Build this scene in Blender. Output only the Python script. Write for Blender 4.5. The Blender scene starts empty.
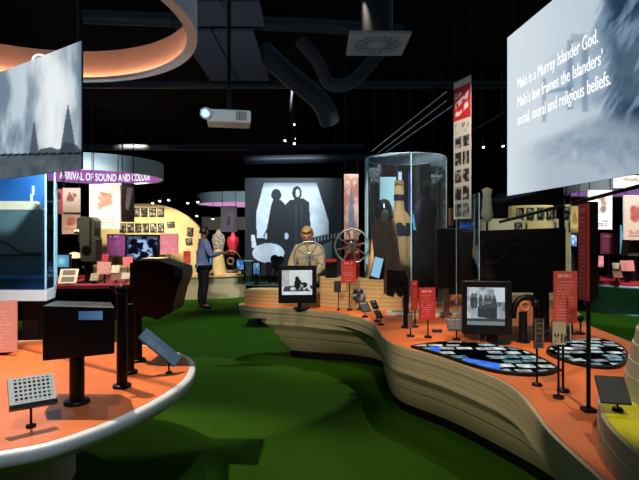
import bpy, math, random
import numpy as np
from mathutils import Vector, Matrix, Euler

SC = bpy.context.scene
COL = SC.collection
F, CX, HY, CH = 500.0, 319.5, 236.0, 1.56      # focal length in pixels, centre column, horizon row, eye height
DECK = 0.654

# ------------------------------------------------------------------ geometry helpers
def P(x, y, D):
    return Vector(((x - CX) / F * D, D, CH - (y - HY) / F * D))
def G(x, y, z=0.0):
    D = (CH - z) * F / (y - HY)
    return Vector(((x - CX) / F * D, D, z))
def pxz(pts, D, o=(0, 0, 0)):
    return [((x - CX) / F * D - o[0], CH - (y - HY) / F * D - o[2]) for x, y in pts]
def lin(c):
    return tuple((v / 12.92 if v <= 0.04045 else ((v + 0.055) / 1.055) ** 2.4) for v in c)

def catmull(pts, n=6, closed=True):
    out = []; N = len(pts)
    rng = range(N) if closed else range(N - 1)
    for i in rng:
        if closed:
            p0, p1, p2, p3 = (pts[(i + k - 1) % N] for k in range(4))
        else:
            p0, p1, p2, p3 = pts[max(i - 1, 0)], pts[i], pts[i + 1], pts[min(i + 2, N - 1)]
        for k in range(n):
            t = k / n
            out.append(tuple(0.5 * (2 * b + (c - a) * t + (2 * a - 5 * b + 4 * c - d) * t * t + (-a + 3 * b - 3 * c + d) * t ** 3)
                             for a, b, c, d in zip(p0, p1, p2, p3)))
    if not closed: out.append(tuple(pts[-1]))
    return out

class MB:
    def __init__(s): s.v, s.f, s.m, s.s = [], [], [], []
    def add(s, vs, fs, m=0, sm=False, M=None):
        b = len(s.v)
        for v in vs:
            v = Vector(v)
            s.v.append(tuple(M @ v if M else v))
        for f in fs:
            s.f.append([b + i for i in f]); s.m.append(m); s.s.append(sm)
        return s
    def box(s, c, d, m=0, R=None):
        x, y, z = (q / 2 for q in d)
        vs = [(-x,-y,-z),(x,-y,-z),(x,y,-z),(-x,y,-z),(-x,-y,z),(x,-y,z),(x,y,z),(-x,y,z)]
        M = Matrix.Translation(Vector(c))
        if R: M = M @ Euler(R).to_matrix().to_4x4()
        return s.add(vs, [(3,2,1,0),(4,5,6,7),(0,1,5,4),(1,2,6,5),(2,3,7,6),(3,0,4,7)], m, False, M)
    def cyl(s, p0, p1, r0, r1=None, n=16, m=0, cap=True):
        r1 = r0 if r1 is None else r1
        p0, p1 = Vector(p0), Vector(p1); a = (p1 - p0).normalized()
        u = a.orthogonal().normalized(); w = a.cross(u)
        ring = lambda p, r: [p + (u * math.cos(2 * math.pi * i / n) + w * math.sin(2 * math.pi * i / n)) * r for i in range(n)]
        A, B = ring(p0, r0), ring(p1, r1)
        s.add(A + B, [(i, (i + 1) % n, n + (i + 1) % n, n + i) for i in range(n)], m, True)
        if cap:
            s.add(A, [tuple(reversed(range(n)))], m); s.add(B, [tuple(range(n))], m)
        return s
    def tube(s, pts, r, n=8, m=0, closed=False):
        pts = [Vector(p) for p in pts]; N = len(pts); rings = []
        u = None
        for i, p in enumerate(pts):
            if closed: t = pts[(i + 1) % N] - pts[i - 1]
            else: t = pts[min(i + 1, N - 1)] - pts[max(i - 1, 0)]
            t.normalize()
            u = t.orthogonal().normalized() if u is None else (u - t * u.dot(t)).normalized()
            w = t.cross(u); rr = r[i] if isinstance(r, (list, tuple)) else r
            rings += [p + (u * math.cos(2 * math.pi * k / n) + w * math.sin(2 * math.pi * k / n)) * rr for k in range(n)]
        fs = []
        for i in range(N if closed else N - 1):
            j = (i + 1) % N
            fs += [(i * n + k, i * n + (k + 1) % n, j * n + (k + 1) % n, j * n + k) for k in range(n)]
        s.add(rings, fs, m, True)
        if not closed:
            s.add(rings[:n], [tuple(reversed(range(n)))], m); s.add(rings[-n:], [tuple(range(n))], m)
        return s
    def prism(s, poly, z0, z1, m=0, mt=None):
        n = len(poly)
        lo = [(x, y, z0) for x, y in poly]; hi = [(x, y, z1) for x, y in poly]
        s.add(lo + hi, [(i, (i + 1) % n, n + (i + 1) % n, n + i) for i in range(n)], m)
        s.add(lo, [tuple(reversed(range(n)))], m); s.add(hi, [tuple(range(n))], m if mt is None else mt)
        return s
    def prism_y(s, poly, y0, y1, m=0):       # outline in x, z pushed along y
        n = len(poly)
        lo = [(x, y0, z) for x, z in poly]; hi = [(x, y1, z) for x, z in poly]
        s.add(lo + hi, [(i, (i + 1) % n, n + (i + 1) % n, n + i) for i in range(n)], m)
        s.add(lo, [tuple(reversed(range(n)))], m); s.add(hi, [tuple(range(n))], m)
        return s
    def lathe(s, prof, c=(0, 0, 0), n=32, m=0, sm=True, sx=1.0, sy=1.0):
        vs = []; k = len(prof)
        for r, z in prof:
            vs += [(c[0] + r * sx * math.cos(2 * math.pi * i / n), c[1] + r * sy * math.sin(2 * math.pi * i / n), c[2] + z) for i in range(n)]
        fs = [(j * n + i, j * n + (i + 1) % n, (j + 1) * n + (i + 1) % n, (j + 1) * n + i) for j in range(k - 1) for i in range(n)]
        return s.add(vs, fs, m, sm)
    def sphere(s, c, r, n=16, m=0):
        r = r if isinstance(r, (tuple, list)) else (r, r, r)
        h = n // 2
        prof = [(max(math.sin(math.pi * j / h), 1e-4), -math.cos(math.pi * j / h)) for j in range(h + 1)]
        vs = []
        for pr, pz in prof:
            vs += [(c[0] + r[0] * pr * math.cos(2 * math.pi * i / n), c[1] + r[1] * pr * math.sin(2 * math.pi * i / n), c[2] + r[2] * pz) for i in range(n)]
        return s.add(vs, [(j * n + i, j * n + (i + 1) % n, (j + 1) * n + (i + 1) % n, (j + 1) * n + i) for j in range(h) for i in range(n)], m, True)
    def torus(s, c, R, r, axis='Y', n=40, k=8, m=0):
        pts = []
        for i in range(n):
            a = 2 * math.pi * i / n
            d = {'Y': (math.cos(a), 0, math.sin(a)), 'Z': (math.cos(a), math.sin(a), 0), 'X': (0, math.cos(a), math.sin(a))}[axis]
            pts.append(Vector(c) + Vector(d) * R)
        return s.tube(pts, r, k, m, closed=True)
    def build(s, name, mats, parent=None, loc=(0, 0, 0), rot=(0, 0, 0), bevel=0.0):
        me = bpy.data.meshes.new(name); me.from_pydata(s.v, [], s.f)
        for mm in (mats if isinstance(mats, (list, tuple)) else [mats]): me.materials.append(mm)
        me.polygons.foreach_set('material_index', s.m); me.polygons.foreach_set('use_smooth', s.s)
        me.update()
        o = bpy.data.objects.new(name, me); COL.objects.link(o)
        o.location = loc; o.rotation_euler = rot
        if parent: o.parent = parent
        if bevel:
            b = o.modifiers.new('edge', 'BEVEL'); b.width = bevel; b.segments = 2; b.limit_method = 'ANGLE'
        return o

# ------------------------------------------------------------------ object helpers
def tag(o, label, cat, group=None, kind=None):
    o['label'] = label; o['category'] = cat
    if group: o['group'] = group
    if kind: o['kind'] = kind
    return o
def thing(name, label, cat, loc=(0, 0, 0), rz=0.0, group=None):
    o = bpy.data.objects.new(name, None); COL.objects.link(o)
    o.empty_display_size = 0.1
    o.location = loc; o.rotation_euler = (0, 0, rz)
    return tag(o, label, cat, group)
def struct(o, label=None):
    o['kind'] = 'structure'
    if label: o['label'] = label
    return o
def copy_tree(o, parent=None):
    c = o.copy(); COL.objects.link(c)
    if parent: c.parent = parent
    for ch in list(o.children): copy_tree(ch, c)
    return c

# ------------------------------------------------------------------ materials (all node based)
def mat(name, c, rough=0.6, metal=0.0, vary=0.12, scale=12.0, emit=None, strength=1.0, spec=0.4):
    m = bpy.data.materials.new(name); m.use_nodes = True
    nt = m.node_tree; b = nt.nodes['Principled BSDF']
    tc = nt.nodes.new('ShaderNodeTexCoord'); no = nt.nodes.new('ShaderNodeTexNoise'); ra = nt.nodes.new('ShaderNodeValToRGB')
    no.inputs['Scale'].default_value = scale; no.inputs['Detail'].default_value = 4
    L = lin(c)
    ra.color_ramp.elements[0].position = 0.3; ra.color_ramp.elements[1].position = 0.7
    ra.color_ramp.elements[0].color = (*(v * (1 - vary) for v in L), 1)
    ra.color_ramp.elements[1].color = (*(min(1, v * (1 + vary)) for v in L), 1)
    nt.links.new(tc.outputs['Object'], no.inputs['Vector']); nt.links.new(no.outputs['Fac'], ra.inputs['Fac'])
    nt.links.new(ra.outputs['Color'], b.inputs['Base Color'])
    b.inputs['Roughness'].default_value = rough; b.inputs['Metallic'].default_value = metal
    b.inputs['Specular IOR Level'].default_value = spec
    if emit:
        b.inputs['Emission Color'].default_value = (*lin(emit), 1); b.inputs['Emission Strength'].default_value = strength
    return m
def lamp_mat(name, c, strength):
    m = bpy.data.materials.new(name); m.use_nodes = True
    nt = m.node_tree; nt.nodes.remove(nt.nodes['Principled BSDF'])
    e = nt.nodes.new('ShaderNodeEmission'); e.inputs['Color'].default_value = (*lin(c), 1); e.inputs['Strength'].default_value = strength
    nt.links.new(e.outputs[0], nt.nodes['Material Output'].inputs['Surface'])
    return m
def glass_mat(name, tint=(0.9, 0.97, 1.0), ior=1.45, rough=0.02, haze=0.0):
    m = bpy.data.materials.new(name); m.use_nodes = True
    nt = m.node_tree; nt.nodes.remove(nt.nodes['Principled BSDF'])
    t = nt.nodes.new('ShaderNodeBsdfTransparent'); t.inputs['Color'].default_value = (*tint, 1)
    g = nt.nodes.new('ShaderNodeBsdfGlossy'); g.inputs['Roughness'].default_value = rough
    f = nt.nodes.new('ShaderNodeFresnel'); f.inputs['IOR'].default_value = ior
    x = nt.nodes.new('ShaderNodeMixShader')
    nt.links.new(f.outputs[0], x.inputs[0]); nt.links.new(t.outputs[0], x.inputs[1]); nt.links.new(g.outputs[0], x.inputs[2])
    if haze:          # diffuse share mixed in to paint a pale, luminous haze on the pane
        d = nt.nodes.new('ShaderNodeBsdfDiffuse'); d.inputs['Color'].default_value = (.85, .95, 1, 1)
        y = nt.nodes.new('ShaderNodeMixShader'); y.inputs[0].default_value = haze
        nt.links.new(x.outputs[0], y.inputs[1]); nt.links.new(d.outputs[0], y.inputs[2]); x = y
    nt.links.new(x.outputs[0], nt.nodes['Material Output'].inputs['Surface'])
    return m
def wood_mat(name, c1, c2, bands=34.0):
    m = bpy.data.materials.new(name); m.use_nodes = True
    nt = m.node_tree; b = nt.nodes['Principled BSDF']
    tc = nt.nodes.new('ShaderNodeTexCoord'); w = nt.nodes.new('ShaderNodeTexWave'); ra = nt.nodes.new('ShaderNodeValToRGB')
    w.bands_direction = 'Z'; w.inputs['Scale'].default_value = bands / 6.28; w.inputs['Distortion'].default_value = 0.6
    w.inputs['Detail'].default_value = 3; w.inputs['Detail Scale'].default_value = 0.5
    ra.color_ramp.elements[0].color = (*lin(c1), 1); ra.color_ramp.elements[1].color = (*lin(c2), 1)
    nt.links.new(tc.outputs['Object'], w.inputs['Vector']); nt.links.new(w.outputs['Color'], ra.inputs['Fac'])
    nt.links.new(ra.outputs['Color'], b.inputs['Base Color']); b.inputs['Roughness'].default_value = 0.5
    return m
def print_mat(name, emit=0.0):
    m = bpy.data.materials.new(name); m.use_nodes = True
    nt = m.node_tree; b = nt.nodes['Principled BSDF']
    a = nt.nodes.new('ShaderNodeAttribute'); a.attribute_name = 'Ink'
    if emit:
        nt.nodes.remove(b); e = nt.nodes.new('ShaderNodeEmission'); e.inputs['Strength'].default_value = emit
        nt.links.new(a.outputs['Color'], e.inputs['Color']); nt.links.new(e.outputs[0], nt.nodes['Material Output'].inputs['Surface'])
    else:
        nt.links.new(a.outputs['Color'], b.inputs['Base Color']); b.inputs['Roughness'].default_value = 0.55
    return m

M = {}
M['black'] = mat('black_paint', (0.008, 0.008, 0.013), 0.5, spec=.25)
M['black2'] = mat('black_satin', (0.045, 0.045, 0.055), 0.42, spec=.28)
M['darkmetal'] = mat('dark_metal', (0.10, 0.09, 0.09), 0.4, 0.6)
M['steel'] = mat('brushed_steel', (0.62, 0.63, 0.62), 0.3, 1.0)
M['white'] = mat('white_lacquer', (0.86, 0.87, 0.86), 0.35, vary=0.03)
M['orange'] = mat('orange_laminate', (0.85, 0.43, 0.20), 0.5, vary=0.05, scale=3)
M['red'] = mat('red_laminate', (0.80, 0.16, 0.22), 0.5)
M['ceil'] = mat('black_ceiling', (0.02, 0.025, 0.035), 0.9, spec=.1)
M['wall'] = mat('black_wall', (0.018, 0.022, 0.03), 0.95, spec=.1)
M['duct'] = mat('grey_blue_duct', (0.10, 0.125, 0.15), 0.55)
M['tile'] = mat('ceiling_baffle_grey', (0.26, 0.30, 0.36), 0.8)
M['wood'] = wood_mat('laminated_plywood', (0.66, 0.60, 0.46), (0.72, 0.66, 0.51), 45)
M['woodlt'] = wood_mat('pale_plywood', (0.80, 0.66, 0.44), (0.88, 0.75, 0.52), 40)
M['yellow'] = mat('yellow_paint', (0.93, 0.88, 0.05), 0.5, vary=0.04)
M['cream'] = mat('cream_plaster', (0.86, 0.80, 0.66), 0.6, vary=0.05)
M['yellowwall'] = mat('mustard_wall', (0.88, 0.79, 0.55), 0.7, vary=0.06, scale=2)
M['teal'] = mat('teal_lacquer', (0.42, 0.66, 0.68), 0.4)
M['glass'] = glass_mat('clear_glass', haze=.002)
M['caseglass'] = glass_mat('tall_case_glass', (.88, .96, 1), 1.55, .05, .012)
M['glassedge'] = mat('glass_edge', (0.62, 0.80, 0.84), 0.15, vary=0.03, spec=0.8)
M['print'] = print_mat('printed_surface')
M['screen'] = print_mat('lit_screen', 1.0)
M['letter'] = lamp_mat('projected_lettering', (1, 1, 1), 1.05)
M['bulb'] = lamp_mat('spot_lens', (1.0, 0.93, 0.85), 9)
M['pink'] = mat('pink_panel', (0.93, 0.62, 0.60), 0.6)
M['redpanel'] = mat('red_panel', (0.83, 0.22, 0.20), 0.55)
M['maroon'] = mat('maroon_paint', (0.20, 0.07, 0.08), 0.6)
M['bluecloth'] = mat('blue_velvet', (0.08, 0.42, 0.70), 0.8)
M['greycab'] = mat('grey_green_enamel', (0.33, 0.42, 0.42), 0.5)
M['skin'] = mat('skin', (0.80, 0.58, 0.46), 0.55)

# floor: green carpet
def floor_mat():
    m = bpy.data.materials.new('green_carpet'); m.use_nodes = True
    nt = m.node_tree; b = nt.nodes['Principled BSDF']
    tc = nt.nodes.new('ShaderNodeTexCoord'); n1 = nt.nodes.new('ShaderNodeTexNoise'); r = nt.nodes.new('ShaderNodeValToRGB')
    n1.inputs['Scale'].default_value = 90; n1.inputs['Detail'].default_value = 3
    r.color_ramp.elements[0].color = (*lin((0.125, 0.245, 0.012)), 1); r.color_ramp.elements[1].color = (*lin((0.16, 0.29, 0.018)), 1)
    nt.links.new(tc.outputs['Object'], n1.inputs['Vector']); nt.links.new(n1.outputs['Fac'], r.inputs['Fac'])
    nt.links.new(r.outputs['Color'], b.inputs['Base Color']); b.inputs['Roughness'].default_value = 0.85; b.inputs['Specular IOR Level'].default_value = 0.06
    return m
M['floor'] = floor_mat()

# ------------------------------------------------------------------ picture content (drawn as colours on a grid)
def vnoise(x, y, seed=0):
    xi, yi = np.floor(x), np.floor(y); fx, fy = x - xi, y - yi
    fx, fy = fx * fx * (3 - 2 * fx), fy * fy * (3 - 2 * fy)
    h = lambda a, b: np.modf(np.abs(np.sin(a * 127.1 + b * 311.7 + seed * 74.7) * 43758.5453))[0]
    return (h(xi, yi) * (1 - fx) + h(xi + 1, yi) * fx) * (1 - fy) + (h(xi, yi + 1) * (1 - fx) + h(xi + 1, yi + 1) * fx) * fy
def fbm(x, y, seed=0, oct=4):
    s, a = 0, 0.5
    for k in range(oct):
        s = s + a * vnoise(x * 2 ** k, y * 2 ** k, seed + k); a *= 0.5
    return s
def mixc(a, b, t):
    t = np.clip(t, 0, 1)[:, None]; return a * (1 - t) + b * t
def C(*c): return np.array(c, float)[None, :]
def sstep(a, b, x):
    t = np.clip((x - a) / (b - a + 1e-9), 0, 1); return t * t * (3 - 2 * t)
def inpoly(x, y, poly):
    r = np.zeros_like(x, bool); n = len(poly)
    for i in range(n):
        x0, y0 = poly[i]; x1, y1 = poly[(i + 1) % n]
        c = (y0 > y) != (y1 > y)
        r ^= c & (x < (x1 - x0) * (y - y0) / (y1 - y0 + 1e-12) + x0)
    return r.astype(float)
def ell(x, y, cx, cy, rx, ry): return ((((x - cx) / rx) ** 2 + ((y - cy) / ry) ** 2) < 1).astype(float)

def f_text(bg, fg, rows=14, seed=1, title=True):
    def fn(u, v):
        c = np.repeat(C(*bg), len(u), 0)
        r = np.floor((1 - v) * rows); fr = (1 - v) * rows - r
        word = vnoise(u * 22 + r * 7.3, r * 3.1, seed) > 0.33
        ln = (fr > 0.35) & (fr < 0.75) & (u > 0.1) & (u < 0.9 - 0.25 * vnoise(r * 1.7, r * 0 + seed, seed)) & (r > 2) & (r < rows - 1) & word
        c = mixc(c, C(*fg), ln * 0.55)
        if title: c = mixc(c, C(*fg), ((r == 1) & (u > 0.1) & (u < 0.75) & word) * 0.9)
        return c
    return fn
def f_poster(bg, inks, seed, sc=3.2, textrow=0.25):
    def fn(u, v):
        c = np.repeat(C(*bg), len(u), 0)
        for k, ink in enumerate(inks):
            n = fbm(u * sc + k * 9, v * sc * 1.4 + k * 5, seed + k * 3, 4)
            env = np.exp(-(((u - 0.5) / 0.36) ** 4) - (((v - 0.62) / 0.28) ** 4))
            c = mixc(c, C(*ink), sstep(0.40, 0.54, n * env + 0.02) * 0.9)
        b = (v > 0.06) & (v < textrow) & (np.modf(v * 18)[0] > 0.45) & (u > 0.15) & (u < 0.85) & (vnoise(u * 16, np.floor(v * 18), seed) > 0.35)
        return mixc(c, C(*inks[0]), b * 0.6)
    return fn
def f_photo(seed, sc=4, lo=0.05, hi=0.9, tint=(1, 1, 1)):
    def fn(u, v):
        n = fbm(u * sc, v * sc, seed, 4)
        g = lo + (hi - lo) * sstep(0.35, 0.62, n)
        fig = ell(u, v, 0.5, 0.62, 0.14, 0.16) + inpoly(u, v, [(0.22, 0.0), (0.78, 0.0), (0.66, 0.5), (0.34, 0.5)])
        g = np.where(fig > 0, g * 0.45 + 0.25 * n, g)
        return np.stack([g * t for t in tint], 1)
    return fn
def f_plain(c):
    return lambda u, v: np.repeat(C(*c), len(u), 0)
def f_frames(u, v):            # rows of small film frames on a light card
    c = np.repeat(C(0.93, 0.93, 0.90), len(u), 0)
    a, b = np.modf(u * 10)[0], np.modf(v * 7)[0]
    cell = (a > 0.2) & (a < 0.82) & (b > 0.2) & (b < 0.8) & (v > 0.10) & (v < .93) & (u > .09) & (u < .93)
    g = 0.08 + 0.35 * (vnoise(np.floor(u * 10) + 0.5, np.floor(v * 7), 5) > 0.75)
    c = np.where(cell[:, None], np.stack([g, g, g], 1), c)
    return c

def slab(name, w, h, t, fn, parent=None, loc=(0, 0, 0), rot=(0, 0, 0), n=40, ny=None, emit=False, side=None):
    """a flat panel: picture on the -Y face, plain edges and back; origin at its centre"""
    nx = n; ny = ny or max(4, int(n * h / w)); ny = min(ny, 160)
    us, vs = np.meshgrid(np.linspace(0, 1, nx + 1), np.linspace(0, 1, ny + 1))
    us, vs = us.ravel(), vs.ravel()
    col = np.clip(fn(us, vs), 0, 1)
    col = np.where(col <= 0.04045, col / 12.92, ((col + 0.055) / 1.055) ** 2.4)
    V = [((u - 0.5) * w, -t / 2, (v - 0.5) * h) for u, v in zip(us, vs)]
    Fs = [(j * (nx + 1) + i, j * (nx + 1) + i + 1, (j + 1) * (nx + 1) + i + 1, (j + 1) * (nx + 1) + i) for j in range(ny) for i in range(nx)]
    b = len(V); x, z, y = w / 2, h / 2, t / 2
    V += [(-x, -y, -z), (x, -y, -z), (x, y, -z), (-x, y, -z), (-x, -y, z), (x, -y, z), (x, y, z), (-x, y, z)]
    ex = [(3, 2, 1, 0), (4, 5, 6, 7), (1, 2, 6, 5), (2, 3, 7, 6), (3, 0, 4, 7)]
    Fs += [tuple(b + i for i in f) for f in ex]
    me = bpy.data.meshes.new(name); me.from_pydata(V, [], Fs)
    me.materials.append(M['screen'] if emit is True else (emit or M['print'])); me.materials.append(side or M['black'])
    me.polygons.foreach_set('material_index', [0] * (nx * ny) + [1] * 5)
    at = me.color_attributes.new('Ink', 'FLOAT_COLOR', 'POINT')
    buf = np.ones((len(V), 4), np.float32); buf[:len(col), :3] = col; buf[len(col):, :3] = 0.05
    at.data.foreach_set('color', buf.ravel()); me.update()
    o = bpy.data.objects.new(name, me); COL.objects.link(o)
    if parent: o.parent = parent
    o.location = loc; o.rotation_euler = rot
    return o

def text_mesh(name, body, size, m, parent=None, extrude=0.002, width=None, bend=None, loc=(0, 0, 0), rot=(0, 0, 0), align='LEFT', bold=0.0):
    cu = bpy.data.curves.new(name, 'FONT'); cu.body = body; cu.size = size; cu.extrude = extrude; cu.align_x = align; cu.resolution_u = 3; cu.offset = bold
    tmp = bpy.data.objects.new(name + '_tmp', cu); COL.objects.link(tmp)
    dg = bpy.context.evaluated_depsgraph_get()
    me = bpy.data.meshes.new_from_object(tmp.evaluated_get(dg))
    bpy.data.objects.remove(tmp); bpy.data.curves.remove(cu)
    xs = [v.co.x for v in me.vertices]; x0, x1 = min(xs), max(xs)
    for v in me.vertices:
        x, y, z = v.co
        if width: x = (x - x0) * width / (x1 - x0)
        if bend: v.co = bend(x, y, z)
        else: v.co = (x, -z, y)          # stands upright, faces -Y
    me.materials.clear(); me.materials.append(m)
    o = bpy.data.objects.new(name, me); COL.objects.link(o)
    if parent: o.parent = parent
    o.location = loc; o.rotation_euler = rot
    return o

def spot(name, loc, tgt, power, color=(1, 0.9, 0.78), angle=50, blend=0.4, r=0.05):
    l = bpy.data.lights.new(name, 'SPOT'); l.energy = power; l.color = color; l.spot_size = math.radians(angle); l.spot_blend = blend; l.shadow_soft_size = r
    o = bpy.data.objects.new(name, l); COL.objects.link(o); o.location = loc
    o.rotation_euler = (Vector(tgt) - Vector(loc)).to_track_quat('-Z', 'Y').to_euler()
    return o

# ------------------------------------------------------------------ repeated kinds
def stand(name, label, cat, bpx, rect, fn, z0=DECK, yaw=0.0, tilt=0.0, h=None, w=None, group=None, side=None, emit=False, rod=0.006, base=0.035, n=30, back=0.0, thick=0.012, panel='panel', rodmat=None):
    b = G(bpx[0], bpx[1], z0); D = b.y
    t = thing(name, label, cat, b, 0, group)
    x0, y0, x1, y1 = rect
    c = P((x0 + x1) / 2, (y0 + y1) / 2, D) - b
    w = w or (x1 - x0) / F * D / math.cos(yaw); h = h or (y1 - y0) / F * D
    rm = rodmat or M['darkmetal']
    MB().lathe([(0.0001, 0), (base, 0), (base, 0.010), (base * 0.8, 0.016), (0.0001, 0.018)], n=20).build('base', rm, t)
    off = Vector((0, thick * 0.5 + rod, 0))
    top = Vector((min(max(0, c.x - w * 0.4), c.x + w * 0.4), 0, c.z + (h * 0.3 if abs(tilt) < 0.3 else 0)))
    mb = MB().cyl((0, 0, 0.01), (0, 0, max(0.03, c.z - h * 0.1)), rod, n=10)
    if tilt: mb.box((c.x * 0.5, 0.0, c.z - 0.012), (abs(c.x) + 0.03, 0.03, 0.012))
    mb.build('rod', rm, t)
    loc = c + (Vector((0, -rod - thick / 2, 0)) if abs(tilt) < 0.3 else Vector((0, 0, thick * 0.4)))
    slab(panel, w, h, thick, fn, t, loc, (tilt, 0, yaw), n=n, side=side, emit=emit)
    return t

def monitor(name, label, bpx, rect, srect, fn, z0=DECK, yaw=0.0, D=None, n=60, group=None, depth=0.05, neck=0.03, cat='monitor'):
    b = G(bpx[0], bpx[1], z0) if D is None else Vector(((bpx[0] - CX) / F * D, D, z0))
    D = b.y
    t = thing(name, label, cat, b, 0, group)
    R = Euler((0, 0, yaw))
    c = P((rect[0] + rect[2]) / 2, (rect[1] + rect[3]) / 2, D) - b; c.y = 0
    w, h = (rect[2] - rect[0]) / F * D / math.cos(yaw), (rect[3] - rect[1]) / F * D
    sc = P((srect[0] + srect[2]) / 2, (srect[1] + srect[3]) / 2, D) - b
    sw, sh = (srect[2] - srect[0]) / F * D / math.cos(yaw), (srect[3] - srect[1]) / F * D
    cas = MB().box((0, 0, 0), (w, depth, h)).build('casing', M['black2'], t, c, (0, 0, yaw), bevel=0.006)
    off = R.to_matrix() @ Vector(((sc.x - c.x) / math.cos(yaw), -depth / 2 - 0.003, sc.z - c.z))
    slab('screen', sw, sh, 0.008, fn, cas, ((sc.x - c.x) / math.cos(yaw), -depth / 2 - 0.003, sc.z - c.z), n=n, emit=True)
    MB().cyl((0, 0, 0), (0, 0, 0.012), w * 0.22, n=24).build('base', M['black2'], t)
    MB().box((c.x * 0.5, 0.03, (c.z) / 2), (neck * 1.6, neck, max(c.z, 0.05))).build('neck', M['black2'], t)
    return t
# ================================================================== THE SETTING
def room_box(name, c, d, m): return struct(MB().box(c, d).build(name, m))
CEIL = 4.7
room_box('floor', (-1, 10, -0.05), (26, 34, 0.1), M['floor'])
room_box('ceiling', (-1, 10, CEIL + 0.05), (26, 34, 0.1), M['ceil'])
room_box('wall_back', (-1, 27.05, CEIL / 2), (26, 0.1, CEIL), M['wall'])
room_box('wall_left', (-14.05, 10, CEIL / 2), (0.1, 34, CEIL), M['wall'])
room_box('wall_right', (12.05, 10, CEIL / 2), (0.1, 34, CEIL), M['wall'])
room_box('wall_front', (-1, -7.05, CEIL / 2), (26, 0.1, CEIL), M['wall'])

# ================================================================== THE CURVED DECK IN THE MIDDLE
top_ctl = [(-1.05, 6.60), (-.52, 6.32), (-.12, 6.15), (.297, 5.83), (.534, 5.29), (.566, 4.84), (.575, 4.46), (.64, 4.15), (.90, 3.73), (1.10, 3.27),
           (1.15, 2.95), (1.11, 2.61), (1.06, 2.3), (1.045, 1.865), (1.02, 1.3), (2.6, 1.2), (2.62, 2.6), (2.64, 3.8), (2.71, 4.66), (2.78, 5.2), (3.15, 6.2), (3.2, 7.6),
           (1.9, 7.75), (.75, 7.6), (.5, 7.0), (-.3, 6.95), (-.95, 6.93)]
bot_ctl = [(-.42, 6.62), (-.34, 6.47), (0, 6.36), (.42, 6.22), (.74, 5.9), (.70, 5.25), (.68, 4.85), (.74, 4.46), (1.06, 3.98), (1.36, 3.3),
           (1.44, 2.98), (1.44, 2.6), (1.42, 2.3), (1.40, 1.9), (1.4, 1.5), (2.45, 1.45), (2.46, 2.6), (2.5, 3.8), (2.56, 4.66), (2.6, 5.2), (2.95, 6.2), (3.0, 7.4),
           (1.9, 7.5), (.9, 7.4), (.6, 6.9), (-.1, 6.85), (-.38, 6.8)]
TOP, BOT = catmull(top_ctl, 6), catmull(bot_ctl, 6)
deck = thing('exhibition_deck', 'long wave-edged plywood exhibition deck with an orange top', 'display platform', (1.2, 4.5, 0))
O = Vector((1.2, 4.5, 0))
prof = [(0.65, 0.0), (0.585, 0.0), (0.58, 0.03), (0.50, 0.05), (0.495, 0.10), (0.44, 0.14), (0.435, 0.20), (0.36, 0.32), (0.28, 0.46), (0.275, 0.50), (0.20, 0.66), (0.14, 0.82), (0.08, 1.0)]
mb = MB(); n = len(TOP); rows = []
for z, s in prof:
    row = []
    for a, b in zip(TOP, BOT):
        Ld = math.hypot(b[0] - a[0], b[1] - a[1]); led = max(0.0, Ld - .33) / max(Ld, .01)
        k = s if z > .499 else max(s, led * (.80 if z > .43 else 1.0)) * 1.0
        k = k if z > .499 else min(1, led + (1 - led) * s)
        if .43 < z < .499: k = min(k, led * .80 + .06)
        row.append((a[0] + (b[0] - a[0]) * k - O.x, a[1] + (b[1] - a[1]) * k - O.y, z))
    rows.append(row)
mb.add(sum(rows, []), [(k * n + i, (k + 1) * n + i, (k + 1) * n + (i + 1) % n, k * n + (i + 1) % n) for k in range(len(rows) - 1) for i in range(n)])
mb.add(rows[0], [tuple(range(n))])
mb.build('plywood_body', M['wood'], deck)
def inset(d):
    r = []
    for a, b in zip(TOP, BOT):
        v = Vector((b[0] - a[0], b[1] - a[1])); L = max(v.length, 1e-4)
        r.append((a[0] + v.x / L * min(d, L) - O.x, a[1] + v.y / L * min(d, L) - O.y))
    return r
MB().prism(inset(0.022), 0.6505, 0.654).build('orange_top', M['orange'], deck)
kick = [(b[0] - O.x, b[1] - O.y) for b in BOT]
MB().prism([(x * 0.97, y * 0.97) for x, y in kick], 0.0, 0.082).build('kick_plinth', M['black'], deck)

# stepped plywood risers standing on the deck
tb = [(-1.0, 6.66), (-.5, 6.53), (0, 6.43), (.4, 6.22), (.72, 6.08), (1.0, 6.08), (1.06, 6.2), (.72, 6.32), (.62, 6.6), (.48, 6.88), (-.9, 6.88)]
o = MB().prism([(x, y - 6.5) for x, y in tb], 0, 0.195).build('plywood_riser', M['woodlt'], None, (0, 6.5, DECK), bevel=0.006)
tag(o, 'low pale plywood riser running along the back edge of the orange deck', 'riser')
tcp = [(.0, 6.47), (.3, 6.36), (.79, 6.14), (.80, 6.3), (.60, 6.5), (.47, 6.8), (.0, 6.8)]
o = MB().prism([(x - .3, y - 6.5) for x, y in tcp], 0, 0.165).build('plywood_riser', M['woodlt'], None, (.3, 6.5, DECK + .196), bevel=0.006)
tag(o, 'short pale plywood block set on the low riser under the spoked reels', 'riser')
RB, RC = DECK + .196, DECK + .362

# white rimmed inlay in front of the glass case
wr = thing('display_plinth', 'flat white-rimmed curved plinth on the orange deck before the tall glass case', 'plinth', (1.25, 5.80, DECK))
MB().prism([(.48 * math.cos(a) , .20 * math.sin(a)) for a in [2 * math.pi * k / 40 for k in range(40)]], 0, 0.03).build('white_rim', M['white'], wr)
MB().prism([(.42 * math.cos(a), .155 * math.sin(a)) for a in [2 * math.pi * k / 40 for k in range(40)]], 0.03, 0.034).build('inlay', mat('olive_felt', (.55, .52, .38), .8), wr)

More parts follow.
